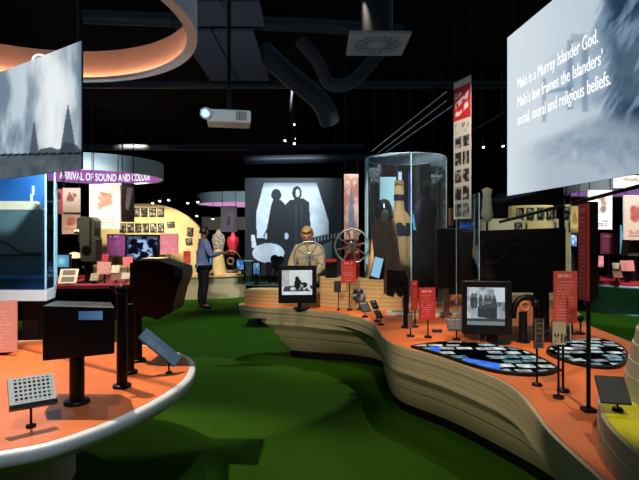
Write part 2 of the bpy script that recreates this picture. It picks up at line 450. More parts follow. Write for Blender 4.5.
# ------------------------------------------------------------------ tall round glass case with costumes
cc = Vector((1.19, 6.93, DECK)); CR = 0.55
gc = thing('glass_display_case', 'tall cylindrical glass case holding draped costumes', 'display case', cc)
MB().lathe([(.0001, 0), (CR + .03, 0), (CR + .03, .05), (.0001, .05)], n=48, sm=False).build('base', M['white'], gc)
MB().lathe([(CR, .05), (CR, 1.97)], n=64).build('glass_wall', M['caseglass'], gc)
MB().torus((0, 0, 1.97), CR, .008, 'Z', 64).build('top_rim', M['glassedge'], gc)
cap = bpy.data.materials.new('frosted_cap'); cap.use_nodes = True; cn_ = cap.node_tree; cn_.nodes.remove(cn_.nodes['Principled BSDF'])
c1_ = cn_.nodes.new('ShaderNodeBsdfTransparent'); c2_ = cn_.nodes.new('ShaderNodeBsdfTranslucent'); c3_ = cn_.nodes.new('ShaderNodeMixShader')
c2_.inputs['Color'].default_value = (.6, .8, .9, 1); c3_.inputs[0].default_value = .3
cn_.links.new(c1_.outputs[0], c3_.inputs[1]); cn_.links.new(c2_.outputs[0], c3_.inputs[2]); cn_.links.new(c3_.outputs[0], cn_.nodes['Material Output'].inputs['Surface'])
MB().lathe([(.0001, 1.972), (CR - .005, 1.972)], n=48, sm=False).build('frosted_cap', cap, gc)
MB().cyl((CR * math.cos(math.radians(-168)), CR * math.sin(math.radians(-168)), .05), (CR * math.cos(math.radians(-168)), CR * math.sin(math.radians(-168)), 1.97), .016, n=8).build('glass_joint', M['glassedge'], gc)
for a in (-92, -12, 175):
    a = math.radians(a)
    MB().cyl((CR * math.cos(a), CR * math.sin(a), .05), (CR * math.cos(a), CR * math.sin(a), 1.97), .009, n=8).build('glass_joint', M['glassedge'], gc)
def costume(name, label, x, y, prof, m, extra=None, sx=1.0, sy=.75):
    t = thing(name, label, 'costume', (x, y, DECK + .052))
    MB().lathe([(.0001, 0), (.11, 0), (.11, .02), (.0001, .02)], n=20).build('stand_base', M['black'], t)
    mb = MB(); nn = 40; k = len(prof); vs = []
    for j, (r, z) in enumerate(prof):
        for i in range(nn):
            a = 2 * math.pi * i / nn
            rr = r * (1 + 0.10 * math.sin(a * 9 + j * .25) * (1 - j / k))
            vs.append((rr * sx * math.cos(a), rr * sy * math.sin(a), z))
    mb.add(vs, [(j * nn + i, j * nn + (i + 1) % nn, (j + 1) * nn + (i + 1) % nn, (j + 1) * nn + i) for j in range(k - 1) for i in range(nn)], 0, True)
    mb.build('robe', m, t)
    if extra: extra(t)
    return t
tan, brown, navy = mat('tan_cloth', (.72, .58, .40), .85, scale=30), mat('brown_cloth', (.74, .60, .42), .85, vary=.15, scale=12), mat('navy_cloth', (.07, .09, .17), .8)
hood = mat('grey_hood', (.36, .33, .34), .85)
def ex1(t):
    MB().lathe([(.12, 1.0), (.135, 1.1), (.11, 1.24), (.07, 1.33), (.0001, 1.36)], n=28, sy=.8).build('hood', hood, t)
    MB().sphere((0, -.10, 1.12), (.055, .05, .085)).build('face_form', M['cream'], t)
costume('hooded_costume', 'brown robe costume under a dark pointed hood inside the tall glass case', .87, 6.74, [(.24, .02), (.225, .3), (.20, .6), (.175, .85), (.155, 1.0), (.13, 1.12), (.05, 1.2)], brown, ex1)
def ex2(t):
    MB().lathe([(.072, 1.36), (.076, 1.40), (.072, 1.44)], n=28).build('hat_band', navy, t)
    MB().lathe([(.19, .86), (.20, .98), (.19, 1.04)], n=28, sy=.75).build('sash', navy, t)
costume('tall_hat_costume', 'pale tan costume with tall cylinder hat and dark band, in the glass case', 1.13, 7.1, [(.20, .02), (.2, .4), (.175, .85), (.19, 1.04), (.16, 1.12), (.08, 1.22), (.07, 1.3), (.065, 1.64), (.0001, 1.65)], tan, ex2)
def ex3(t):
    MB().sphere((0, 0, 1.5), (.085, .095, .115)).build('head_form', M['black2'], t)
costume('dark_costume', 'dark navy gown costume beside the blue-lit panel inside the glass case', 1.45, 6.85, [(.16, .02), (.16, .5), (.12, .95), (.16, 1.2), (.15, 1.3), (.05, 1.38), (.045, 1.45)], navy, ex3)

# ------------------------------------------------------------------ two spoked reels
reelmat = mat('silver_reel', (.70, .76, .74), .3, .7)
def reel(label, px, D, rpx, z0):
    c = P(px[0], px[1], D); r = rpx / F * D
    t = thing('film_reel', label, 'reel', (c.x, D, z0), 0, None)
    h = c.z - z0
    MB().lathe([(.0001, 0), (.07, 0), (.07, .012), (.0001, .014)], n=24).build('base', M['darkmetal'], t)
    MB().cyl((0, .03, .01), (0, .03, h), .012).cyl((0, .035, h), (0, -.02, h), .014).build('spindle', M['steel'], t)
    MB().torus((0, 0, h), r, .010, 'Y', 48).torus((0, .02, h), r * .97, .006, 'Y', 48).build('rim', reelmat, t)
    MB().torus((0, 0, h), r * .22, .012, 'Y', 24).cyl((0, -.012, h), (0, .012, h), r * .2, n=24).build('hub', reelmat, t)
    for k in range(8):
        a = 2 * math.pi * (k + .3) / 8
        MB().box((r * .6 * math.cos(a), 0, h + r * .6 * math.sin(a)), (r * .8, .008, .018), 0, (0, -a, 0)).build('spoke', reelmat, t)
    return t
reel('large silver eight-spoked reel on a stand above the red text panel', (352, 246), 6.42, 17, RC)
reel('silver eight-spoked reel on a stand in front of the fair-haired person', (309.5, 257), 6.62, 15.5, RB)
# red casket behind the reel, black box, leaning blue card
t = thing('red_casket', 'red ornamented casket on the plywood block behind the large reel', 'casket', (P(352, 246, 6.66).x, 6.68, RC))
MB().box((0, 0, .20), (.20, .14, .40)).build('body', mat('red_casket_paint', (.62, .10, .13), .5), t, bevel=.01)
MB().prism_y([(-.12, .40), (.12, .40), (.07, .5), (-.07, .5)], -.08, .08).build('lid', mat('dark_red_lid', (.42, .06, .09), .5), t)
MB().box((0, -.075, .33), (.15, .01, .035)).box((0, -.075, .2), (.12, .01, .02)).build('gilt_band', mat('gilt', (.85, .75, .6), .4), t)
t = thing('box_camera', 'small black box camera on the plywood block between the two reels', 'camera', (P(331, 265, 6.5).x, 6.56, RC))
MB().box((0, 0, .125), (.15, .18, .25)).build('body', M['black2'], t, bevel=.008)
MB().cyl((0, -.09, .17), (0, -.115, .17), .035, n=20).build('lens', M['darkmetal'], t)
MB().box((0, -.093, .225), (.14, .006, .035)).build('red_plate', M['redpanel'], t)
t = thing('blue_tablet', 'pale blue glowing tablet leaning on a black rest beside the glass case', 'tablet', (.72, 6.27, RC))
slab('screen', .11, .26, .012, f_plain((.55, .74, .86)), t, (0, -.01, .15), (-.35, .28, 0), n=4, emit=True)
MB().prism_y([(-.09, 0), (.09, 0), (.11, .25), (-.02, .27)], .055, .11).build('rest', M['black2'], t)

# ------------------------------------------------------------------ monitors and text stands on the deck
def f_screen1(u, v):
    g = .82 + .12 * (fbm(u * 5, v * 5, 3) - .5)
    n = fbm(u * 6, v * 6, 11, 4)
    g = np.where((v < .38) & (n > .48), .25, g); g = np.where((u < .25) & (v > .35), .55 + .25 * n, g)
    fig = ell(u, v, .50, .66, .07, .09) + ell(u, v, .53, .42, .13, .22) + ell(u, v, .74, .40, .1, .12)
    g = np.where(fig > 0, .12 + .5 * (n > .55), g)
    g = np.where((v < .14), .75 + .2 * n, g)
    return np.stack([g * .96, g, g], 1)
monitor('display_monitor', 'black monitor with a bright black and white film still, standing before the reels', (301.5, 308.6), (278.5, 265.5, 316.5, 303), (282, 270, 312, 294.5), f_screen1, yaw=.06)
def f_screen2(u, v):
    n = fbm(u * 7, v * 7, 21, 4)
    g = .62 - .20 * (u - .5) + .55 * (n - .5)
    g = np.where((u > .72) & (v > .62), .8, g)
    g = np.where(inpoly(u, v, [(.28, .22), (.8, .15), (.8, .58), (.28, .5)]) > 0, .17 + .12 * n, g)
    for x in (.14, .22, .36, .5, .6, .72):
        g = np.where(ell(u, v, x, .80 - .05 * (x > .3), .035, .05) > 0, .35, np.where(ell(u, v, x, .60, .06, .17) > 0, .20 + .2 * n, g))
    g = np.where(ell(u, v, .5, .60, .15, .04) > 0, .25 + .4 * n, g)
    g = np.where((v < .18) & (v > .10), .25, g); g = np.where(v <= .10, .5, g)
    return np.stack([g * .93, g * .99, g * 1.03], 1)
monitor('display_monitor', 'large black monitor showing an old black and white group photograph', (500, 343), (463, 281, 510, 334), (467.5, 287, 503, 324.5), f_screen2, yaw=-.16, depth=.06, neck=.05, n=80)

RED, REDINK = (.83, .24, .22), (.97, .72, .66)
stand('information_board', 'upright coral red text panel below the large spoked reel', 'text panel', (349.5, 310.3), (341, 260.5, 356, 283), f_text(RED, REDINK, 12, 2), side=M['redpanel'])
stand('information_board', 'small dark blue-grey panel on a thin rod beside the coral red panel', 'text panel', (338.5, 310.3), (334, 281, 341, 292), f_photo(5, 5, .10, .30, (.8, .9, 1.1)), base=.022)
stand('picture_board', 'square dark picture panel on a rod in front of the plywood riser', 'picture panel', (359.5, 309.8), (353, 289, 364.5, 301), f_photo(8, 4, .06, .75, (.9, .92, 1.05)))
DK, DKINK = (.10, .10, .11), (.55, .55, .55)
stand('caption_plaque', 'black tilted caption plaque, largest of the three by the curving deck edge', 'plaque', (365, 317), (359.5, 302.5, 370, 312), f_text(DK, DKINK, 8, 3), tilt=-.75, yaw=.5, h=.13, w=.12)
stand('caption_plaque', 'tiny black tilted plaque standing closest to the white-rimmed plinth', 'plaque', (377, 321.5), (371, 301.5, 378, 309), f_text(DK, DKINK, 7, 4), tilt=-.6, yaw=.6, h=.10, w=.075)
stand('caption_plaque', 'tiny black tilted plaque nearest the inward bend of the deck edge', 'plaque', (381, 325), (375, 311.5, 382, 318), f_text(DK, DKINK, 7, 5), tilt=-.7, yaw=.6, h=.09, w=.075)
stand('information_board', 'narrow red text panel turned sideways next to the black viewer post', 'text panel', (415, 327), (410.5, 280.5, 417.5, 310), f_text(RED, REDINK, 14, 6), side=M['redpanel'], yaw=.75)
stand('information_board', 'wide red text panel on a rod just behind the glowing touch table tip', 'text panel', (428, 337.5), (418.5, 287.5, 435, 319.5), f_text((.80, .20, .20), REDINK, 14, 7), side=M['redpanel'])
stand('information_board', 'slim grey card on a rod in front of the narrow red panel', 'text panel', (410.5, 336.5), (406.5, 312, 412.5, 328), f_text((.45, .43, .38), (.8, .8, .75), 12, 8), yaw=.7)
stand('caption_plaque', 'dark tilted caption plaque on a rod beside the group photograph monitor', 'plaque', (456.5, 340), (446.5, 318, 466, 331), f_text((.13, .12, .11), (.5, .48, .45), 8, 9), tilt=-.95, h=.15, w=.17)
stand('filmstrip_display', 'narrow clear filmstrip panel with small grey frames on a thin rod', 'film panel', (537, 385.5), (532.8, 318.5, 543, 348), lambda u, v: mixc(np.repeat(C(.42, .43, .42), len(u), 0), C(.12, .12, .12), ((np.modf(v * 6)[0] > .18) & (u > .15) & (u < .85)) * fbm(u * 6, v * 12, 3) * 1.5), base=.03, yaw=.2)
stand('information_board', 'large coral red text panel on a tall rod near the touch tables', 'text panel', (563, 391.5), (552.5, 271, 575.5, 322.5), f_text((.88, .36, .35), (1, .78, .74), 17, 11), side=M['redpanel'], n=50, rod=.007)
stand('picture_board', 'cream picture card with dark printed figures hanging under the coral panel', 'picture panel', (558.5, 398), (551, 321, 564.5, 344), lambda u, v: mixc(np.repeat(C(.80, .76, .66), len(u), 0), C(.12, .1, .1), ((v < .48) & (v > .08) & (np.modf(u * 4)[0] > .45) & (fbm(u * 7, v * 4, 5) > .4)) * 1.0), base=.03)
# tall black sign with red face
b = G(588.5, 411.5, DECK); D = b.y
t = thing('tall_sign', 'tall narrow black sign board with a red lettered face on a black pole', 'sign', b)
MB().box((0, 0, .01), (.06, .06, .02)).cyl((0, 0, .02), (0, 0, .6), .011, n=12).build('pole', M['black2'], t, bevel=.003)
zt, zb = P(0, 202, D).z - DECK, P(0, 302, D).z - DECK
MB().prism_y([(-.018, zb - .02), (.042, zb + .03), (.042, zt), (-.018, zt)], -.015, .015).build('board', M['black'], t)
slab('red_face', .09, zt - zb - .02, .01, f_text((.82, .20, .24), (.96, .62, .6), 24, 13), t, (-.025, .0, (zt + zb) / 2), (0, 0, -1.56), n=24, side=M['redpanel'])

# black hooded viewer on a post, and small things around it
b = G(406, 327.5, DECK); D = b.y
t = thing('peep_viewer', 'black twin-hood viewer on a slim post beside the narrow red panel', 'viewer', b)
MB().cyl((0, 0, 0), (0, 0, .014), .05, n=24).build('flange', M['black2'], t)
MB().cyl((0, 0, .01), (0, 0, P(0, 283, D).z - DECK), .028, n=20).build('post', M['black2'], t)
mb = MB(); c = P(395, 284, D) - b
mb.prism_y([(x, z) for x, z in [(c.x - .085, c.z - .11), (c.x - .015, c.z - .13), (c.x, c.z - .06), (c.x + .04, c.z - .13), (c.x + .07, c.z - .12), (c.x + .13, c.z), (c.x + .13, c.z + .05), (c.x + .09, c.z + .13), (c.x - .085, c.z + .14)]], -.02, .14)
mb.build('hood', M['black2'], t, bevel=.01)
MB().cyl((c.x - .03, -.02, c.z + .04), (c.x - .03, -.05, c.z + .04), .03).cyl((c.x + .05, -.02, c.z + .04), (c.x + .05, -.05, c.z + .04), .03).build('eyepiece', M['darkmetal'], t)
b = G(446, 314.5, DECK + .035); D = b.y
t = thing('rear_projection_box', 'flat black box on a bright silver stand in front of the glass case', 'display box', b)
c0, c1 = P(436, 228, D) - b, P(458.5, 288, D) - b
MB().box(((c0.x + c1.x) / 2, 0, (c0.z + c1.z) / 2), (c1.x - c0.x, .14, c0.z - c1.z)).build('casing', M['black'], t, bevel=.01)
MB().box((0, 0, .008), (.12, .12, .016)).box((0, 0, c1.z / 2), (.06, .04, c1.z)).build('silver_stand', M['steel'], t)

# large dark stage machine in its glass case
D = 4.62; bx = P(512, 240, D).x
t = thing('projection_machine', 'bulky black antique machine on legs behind the group photograph monitor', 'machine', (bx, D, DECK))
def q(x, y): v = P(x, y, D); return (v.x - bx, v.z - DECK)
MB().prism_y([q(470, 290), (q(548, 290)), q(554, 284), q(554, 228), q(470, 231)], -.22, .28).build('cabinet', M['black'], t, bevel=.012)
MB().tube([(q(x, y)[0], -.235, q(x, y)[1]) for x, y in catmull([(477, 262), (490, 259), (500, 246), (511, 246), (507, 262), (522, 258), (536, 258)], 5, False)], .007).build('copper_pipe', mat('dull_copper', (.30, .16, .10), .4, .8), t)
for x in (474, 548):
    for y in (-.18, .24):
        X = q(x, 290)[0]; MB().box((X, y, q(0, 290)[1] / 2), (.05, .05, q(0, 290)[1])).build('leg', M['black2'], t)
MB().cyl((q(536, 0)[0], -.16, 0), (q(536, 0)[0], -.16, q(0, 285)[1]), .045, n=16).build('column', M['black2'], t)
b = G(523, 342, DECK); D2 = b.y
t = thing('hand_crank', 'black crank arm with a round pierced wheel beside the large monitor', 'crank', b)
z = lambda y: P(0, y, D2).z - DECK; xx = lambda x: P(x, 0, D2).x - b.x
MB().cyl((0, 0, 0), (0, 0, .012), .06, n=24).cyl((0, 0, .01), (0, 0, z(312)), .034, n=16).build('post', M['black2'], t)
MB().tube([(xx(x), 0, z(y)) for x, y in catmull([(513, 318), (514, 308), (519, 300), (527, 297), (534, 299)], 5, False)], .026, 10).build('arm', M['black2'], t)
MB().torus((xx(524), -.02, z(306)), .035, .014, 'Y', 24).build('wheel', mat('orange_wheel', (.75, .45, .3), .5), t)
MB().sphere((xx(535), -.02, z(303)), .04, 12).build('knob', M['black2'], t)
for k, (bp, ty, lab) in enumerate([((572, 334), 314, 'small black peg with a round head behind the coral panel rod'), ((580.5, 334), 319, 'second small black round-headed peg, just beside the tall sign pole'), ((563, 337), 306, 'thin black round-headed peg by the column of the black machine')]):
    b = G(bp[0], bp[1], DECK)
    t = thing('viewing_peg', lab, 'peg', b)
    MB().cyl((0, 0, 0), (0, 0, .012), .04, n=18).cyl((0, 0, .01), (0, 0, P(0, ty, b.y).z - DECK), .008, n=8).build('post', M['black2'], t)
    MB().sphere((0, 0, P(0, ty, b.y).z - DECK), (.03, .022, .035), 12).build('head', M['black2'], t)
b = G(544.5, 341, DECK)
o = MB().lathe([(.0001, 0), (.05, 0), (.075, .03), (.085, .05), (.0001, .055)], n=28, sm=False).build('round_turntable', mat('dark_oxblood', (.16, .05, .05), .35), None, b); tag(o, 'dark oxblood round turntable on the deck between the touch tables', 'turntable')
o = MB().box((0, 0, .012), (.09, .05, .024)).build('metal_block', mat('blue_grey_block', (.18, .20, .32), .4), None, G(437, 332, DECK), bevel=.004); tag(o, 'little blue-grey block lying on the deck beside the wide red panel', 'block')
glc = thing('glass_display_case', 'low square-cornered glass case around the bulky black machine', 'display case', (P(512, 0, 4.7).x, 4.68, DECK))
mb = MB(); hw, hd, hh = .43, .36, 1.28
gcor = [(-hw, -hd), (.36, -hd), (.66, hd), (-hw, hd)]
mb.add([(x, y, z) for z in (0, hh) for x, y in gcor], [(0, 1, 5, 4), (1, 2, 6, 5), (2, 3, 7, 6), (3, 0, 4, 7)])
mb.build('glass_wall', M['glass'], glc)
for x, y in gcor: MB().cyl((x, y, 0), (x, y, hh), .004, n=6).build('glass_joint', M['glassedge'], glc)

# ------------------------------------------------------------------ lens-shaped touch tables
def px_plan(pts, z=.6755): return [tuple(G(x, y, z))[:2] for x, y in pts]
def touch_table(label, pix, tiles, seed, blue=None, gap=.135, drop=.14, mul=1.0):
    pts = []
    for x, y in pix:
        D = (CH - .674) * F / (y - HY); pts.append(((x - CX) / F * D, D))
    pts = catmull(pts, 5)
    cx, cy = sum(p[0] for p in pts) / len(pts), sum(p[1] for p in pts) / len(pts)
    loc = [(x - cx, y - cy) for x, y in pts]
    t = thing('touch_table', label, 'touch table', (cx, cy, DECK))
    MB().prism(loc, 0, .02).build('table_slab', M['black2'], t)
    xs = [p[0] for p in loc]; ys = [p[1] for p in loc]
    def fn(u, v):
        x = xs[0] * 0 + min(xs) + u * (max(xs) - min(xs)); y = min(ys) + v * (max(ys) - min(ys))
        c = np.repeat(C(.015, .02, .03), len(u), 0)
        rnd = random.Random(seed)
        for k in range(tiles):
            gx, gy = k % 8, k // 8
            px, py = min(xs) + (gx + .5 + .5 * (gy % 2)) * gap + rnd.uniform(-.02, .02), min(ys) + (gy + .5) * gap * .95 + rnd.uniform(-.02, .02); a = rnd.uniform(-.12, .12)
            w, h = rnd.uniform(.36, .47) * gap, rnd.uniform(.24, .33) * gap
            if rnd.random() < drop: continue
            dx, dy = (x - px) * math.cos(a) + (y - py) * math.sin(a), -(x - px) * math.sin(a) + (y - py) * math.cos(a)
            inside = (abs(dx) < w) & (abs(dy) < h)
            tone = rnd.choice([(.92, .95, .95), (.70, .84, .86), (.85, .9, .86), (.45, .62, .66), (.75, .78, .8)])
            n = fbm(dx * 22 + k, dy * 22, seed + k, 3)
            c = mixc(c, C(*tone) * mul * (.35 + 1.0 * n)[:, None], inside * 1.0)
        if blue: c = mixc(c, C(.25, .48, .95), blue(x + cx, y + cy))
        # keep the black border of the slab
        return c
    nx, ny = 150, 90
    ux, uy = np.meshgrid(np.linspace(0, 1, nx), np.linspace(0, 1, ny)); ux, uy = ux.ravel(), uy.ravel()
    X = min(xs) + ux * (max(xs) - min(xs)); Y = min(ys) + uy * (max(ys) - min(ys))
    ins = inpoly(X, Y, [(x * .95, y * .95) for x, y in loc])
    col = np.clip(fn(ux, uy), 0, 1); col = np.where(col <= .04045, col / 12.92, ((col + .055) / 1.055) ** 2.4)
    idx = {}; V = []; Fs = []; cs = []
    for j in range(ny - 1):
        for i in range(nx - 1):
            q4 = [j * nx + i, j * nx + i + 1, (j + 1) * nx + i + 1, (j + 1) * nx + i]
            if all(ins[k] for k in q4):
                f = []
                for k in q4:
                    if k not in idx: idx[k] = len(V); V.append((X[k], Y[k], .0215)); cs.append((*col[k], 1))
                    f.append(idx[k])
                Fs.append(f)
    me = bpy.data.meshes.new('lit_surface'); me.from_pydata(V, [], Fs); me.materials.append(M['screen'])
    at = me.color_attributes.new('Ink', 'FLOAT_COLOR', 'POINT'); at.data.foreach_set('color', np.array(cs, np.float32).ravel())
    o = bpy.data.objects.new('lit_surface', me); COL.objects.link(o); o.parent = t
    return t
touch_table('lens-shaped black touch table glowing with picture tiles along the wavy deck edge', [(412, 345.5), (413, 345), (430, 342.3), (450, 341), (475, 342.2), (500, 345), (525, 350), (545, 359), (560, 368), (559.5, 368.8), (548, 372.5), (528, 373.5), (500, 371), (470, 363.5), (440, 353.5), (413, 346)], 88, 4,
            lambda x, y: np.clip(inpoly(x, y, px_plan([(464, 357.5), (500, 363.5), (500, 372), (464, 365)])) + inpoly(x, y, px_plan([(430, 346), (440, 347.5), (440, 354), (430, 351)])), 0, 1) * .9, drop=.24)
touch_table('lens-shaped touch table with white picture tiles, beside the stepped cream tower', [(546, 350), (560, 342), (580, 339), (600, 338), (618, 343), (628, 353), (622, 364), (605, 366.5), (582, 364), (560, 358)], 88, 9, None, .125, .08)

# ------------------------------------------------------------------ yellow plinth with stepped tower
pl = thing('yellow_topped_plinth', 'curved plywood plinth with a bright yellow top at the deck corner', 'plinth', (1.7, 2.1, DECK))
pp = catmull([(1.135, 1.98), (1.225, 2.2), (1.33, 2.38), (1.49, 2.52), (1.9, 2.66), (2.3, 2.5), (2.35, 1.7), (1.9, 1.42), (1.4, 1.38), (1.11, 1.45), (1.085, 1.7)], 6)
pp = [(x - 1.7, y - 2.1) for x, y in pp]
MB().prism(pp, 0, .085).prism([(x * .992, y * .992) for x, y in pp], .085, .155).build('plywood_body', mat('pale_birch', (.74, .70, .58), .55, vary=.05), pl)
MB().prism([(x * .96, y * .96) for x, y in pp], .155, .158).build('yellow_top', M['yellow'], pl)
PT = DECK + .158
tw = thing('stepped_tower', 'cream stepped tower model on the yellow plinth', 'model', (1.85, 2.20, PT))
steps = [(.444, .0, .10), (.43, .10, .17), (.415, .17, .245), (.398, .245, .31), (.380, .31, .375), (.345, .375, .46), (.31, .46, .56), (.27, .56, .70)]
for i, (r, z0, z1) in enumerate(steps):
    MB().lathe([(r, z0), (r - .012, z1), (.0001, z1)], n=40, sm=False).build('tier', M['cream'], tw)
slab('emissive_panel', .25, .2, .01, f_plain((.93, .95, .88)), tw, (-.21, -.405, .125), (0, 0, -.45), n=4, emit=True, side=M['cream'])  # cream front panel drawn with its own emission
stand('caption_plaque', 'black tilted caption plaque on the yellow plinth', 'plaque', (617.5, 411), (597, 378, 628, 404), f_text((.02, .02, .024), (.15, .16, .16), 10, 15), z0=PT, tilt=-.85, yaw=-.25, h=.13, w=.115, rod=.005, base=.022)
# ================================================================== BIG PROJECTION SCREENS
def project(p): return CX + p[0] / p[1] * F, HY - (p[2] - CH) / p[1] * F
def hanging_screen(name, label, p_left, p_right, z0, z1, drawpx, n, ny):
    """p_left / p_right: plan points of the two ends as seen by a viewer"""
    a, b = Vector(p_left), Vector(p_right); L = (b - a).length; c = (a + b) / 2
    yaw = math.atan2(b.y - a.y, b.x - a.x)
    t = thing(name, label, 'projection screen', (c.x, c.y, z0), 0)
    def fn(u, v):
        x = a.x + (b.x - a.x) * u; y = a.y + (b.y - a.y) * u; z = z0 + (z1 - z0) * v
        y = np.maximum(y, .3)
        return drawpx(CX + x / y * F, HY - (z - CH) / y * F, u, v)
    slab('picture', L, z1 - z0, .014, fn, t, (0, 0, (z1 - z0) / 2), (0, 0, yaw), n=n, ny=ny, emit=True, side=M['duct'])
    d = Vector((math.cos(yaw), math.sin(yaw), 0))
    for s in (-.46, .46): MB().cyl(d * L * s + Vector((0, 0, z1 - z0)), d * L * s + Vector((0, 0, CEIL - z0)), .006, n=6).build('suspension_cable', M['darkmetal'], t)
    return t, d, yaw, L
def draw_right(px, py, u, v):
    n = fbm(px / 9, py / 9, 31, 4); n2 = fbm(px / 40, py / 40, 8, 3)
    c = mixc(C(.83, .87, .90), C(.74, .80, .85), sstep(508, 600, px) + .3 * (n2 - .5))
    ground = 125 + (548 - px) * .38
    gd = sstep(-7, 7, py - ground - 12 + 10 * (n2 - .5))
    gc = mixc(C(.67, .73, .78), C(.42, .50, .58), .7 * n - .1 + .42 * sstep(550, 640, px) - .45 * sstep(140, 185, py) + .25 * (fbm(px / 4, py / 4, 77, 3) - .5))
    c = mixc(c, gc, gd * sstep(508, 560, px))
    fr = fbm((px * .8 + py * .45) / 5, (py - px * .3) / 26, 17, 4)
    tree = sstep(590, 616, px + 26 * (fr - .5) + 14 * (n - .5)) * sstep(126, 96, py - .25 * (px - 600) + 14 * (n - .5))
    c = mixc(c, mixc(C(.12, .20, .30), C(.42, .52, .62), sstep(.42, .75, fr)), tree * .95)
    hut = sstep(540, 575, px) * sstep(112, 95, py) * sstep(52, 70, py + (px - 545) * .5)
    c = mixc(c, C(.50, .60, .68), hut * .42 * (.6 + .8 * n))
    for x0, w, y0, y1, k in ((545, 1.5, 78, 122, .5), (571, 2.5, 40, 110, .55), (586, 2.5, 42, 112, .55), (578, 6, 34, 42, .4)):
        c = mixc(c, C(.30, .40, .50), .7 * k * sstep(w + 2, w - 1, abs(px - x0)) * (py > y0) * (py < y1))
    c = mixc(c, C(.35, .45, .55), .5 * sstep(3, 1, abs(py - 92 + (px - 545) * .15)) * (px > 543) * (px < 572))
    return c
VR = Vector((-.1, 1, 0))
A = Vector((1.96, 5.2, 0)); Lr = 2.92
Bn = A - VR.normalized() * Lr
t, d, yaw, L = hanging_screen('projection_screen', 'huge pale hanging projection screen with white lettering about an island god', A, Bn, 1.976, 3.62, draw_right, 190, 120)
def at_screen(px):       # distance from the far edge of the screen for a picture column
    k = (px - CX) / F
    return (k * A.y - A.x) / (-d.x + k * -d.y) if False else None
for body, s0, wid, zz in (("Malo is a Murray Islander God.", .24, 1.22, 3.012), ("Malo's law frames the Islanders'", .24, 1.27, 2.832), ("social, moral and religious beliefs.", .24, 1.36, 2.655)):
    pos = Vector((A.x, A.y, 0)) + d * s0 - t.location
    nrm = Vector((d.y, -d.x, 0))                # faces the viewer
    pos += nrm * .02
    text_mesh('lettering', body, .16, M['letter'], t, .002, wid, None, (pos.x, pos.y, zz - 1.976), (0, 0, yaw))
def draw_left(px, py, u, v):
    n = fbm(px / 13 + .6, py / 46, 44, 5); n2 = fbm(px / 7, py / 9, 12, 4)
    c = mixc(C(.44, .52, .59), C(.74, .80, .84), sstep(.30, .62, n))
    br = np.exp(-((px - 56 - (py - 110) * .1) / 20) ** 2) * 1.0
    c = mixc(c, C(.93, .95, .96), br * (.35 + n))
    c = mixc(c, C(.26, .32, .38), sstep(75, 84, px + 8 * (n - .5)) * .6)
    for cx, top, w in ((35, 122, 6.5), (69, 105, 7.5)):
        hw = np.clip((py - top) / 46, 0, 1) * w
        c = mixc(c, C(.27, .32, .36), ((abs(px - cx - (cx - 38) * .0) < hw + .4) & (py > top)) * .85)
    sea = 155 - (px - 0) * .02
    hill = inpoly(px, py, [(36, 160), (40, 150), (52, 147), (60, 150), (66, 142), (76, 144), (84, 152), (84, 160)])
    c = mixc(c, C(.22, .26, .30), hill * .85)
    c = mixc(c, mixc(C(.22, .26, .29), C(.36, .40, .43), n2 * 1.2), (py > sea) * .95)
    c = mixc(c, C(.08, .10, .12), (abs(py - sea) < 1.0) * .9)
    return c
Lr_ = Vector((-1.66, 3.5, 0)); dl = Vector((-1.02, .69, 0)).normalized()
hanging_screen('projection_screen', 'hanging projection screen with cloudy sky and dark church spires above the glass case', Lr_ + dl * 1.55, Lr_, 2.03, 2.925, draw_left, 150, 100)

# ================================================================== HANGING RINGS OF LIGHT
def ring(label, c, R, h, inner, outer, strip, rods=True, lit=None):
    t = thing('ring_light', label, 'ceiling ring', c)
    n = 72
    MB().lathe([(R + .03, .0), (R + .03, h)], n=n).build('outer_fascia', outer, t)
    MB().lathe([(R, h), (R, .015)], n=n).build('inner_wall', lit or inner, t)
    MB().lathe([(R + .03, 0), (R - .042, 0), (R - .042, .028), (R - .037, .028), (R - .037, .010), (R, .010)], n=n, sm=False).build('bottom_lip', M['white'], t)
    MB().lathe([(R + .03, h), (R, h)], n=n, sm=False).build('top_edge', M['white'], t)
    MB().torus((0, 0, .018), R - .022, .006, 'Z', n, 6).build('light_strip', strip, t)
    for k in range(4):
        a = math.pi / 4 + k * math.pi / 2
        MB().cyl(((R + .015) * math.cos(a), (R + .015) * math.sin(a), h), ((R + .015) * math.cos(a), (R + .015) * math.sin(a), CEIL - c[2]), .006, n=6).build('suspension_rod', M['darkmetal'], t)
    return t
salmon = mat('salmon_ring', (.90, .62, .50), .7, vary=.02)
fasc = mat('blue_white_fascia', (.78, .84, .86), .5, vary=.02)
r1 = ring('large hanging ring with glowing salmon inside over the white-rimmed oval table', (-2.19, 3.36, 3.0), 1.30, .28, salmon, fasc, lamp_mat('warm_led', (1, .90, .78), 30))
def bend_r(R, phi0, z0):
    def f(x, y, z):
        a = phi0 + x / R; r = R - .004 - z
        return (r * math.sin(a), r * math.cos(a), z0 + y)
    return f
text_mesh('lettering', 'O', .2, M['letter'], r1, .002, None, bend_r(1.30, -.36, .10))
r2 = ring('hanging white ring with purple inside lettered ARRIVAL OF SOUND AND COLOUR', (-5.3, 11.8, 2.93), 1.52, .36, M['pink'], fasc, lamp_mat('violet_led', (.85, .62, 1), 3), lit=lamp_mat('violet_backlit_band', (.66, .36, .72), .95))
text_mesh('lettering', 'ARRIVAL OF SOUND AND COLOUR', .27, M['letter'], r2, .002, 2.45, bend_r(1.52, -.99, .09), bold=.006)
r3 = ring('distant hanging white ring with a pink glow beside the mural', (-2.95, 20, 2.8), 1.9, .38, M['pink'], fasc, lamp_mat('pink_led', (1, .7, .85), 3), lit=lamp_mat('pink_backlit_band', (.85, .60, .80), .9))
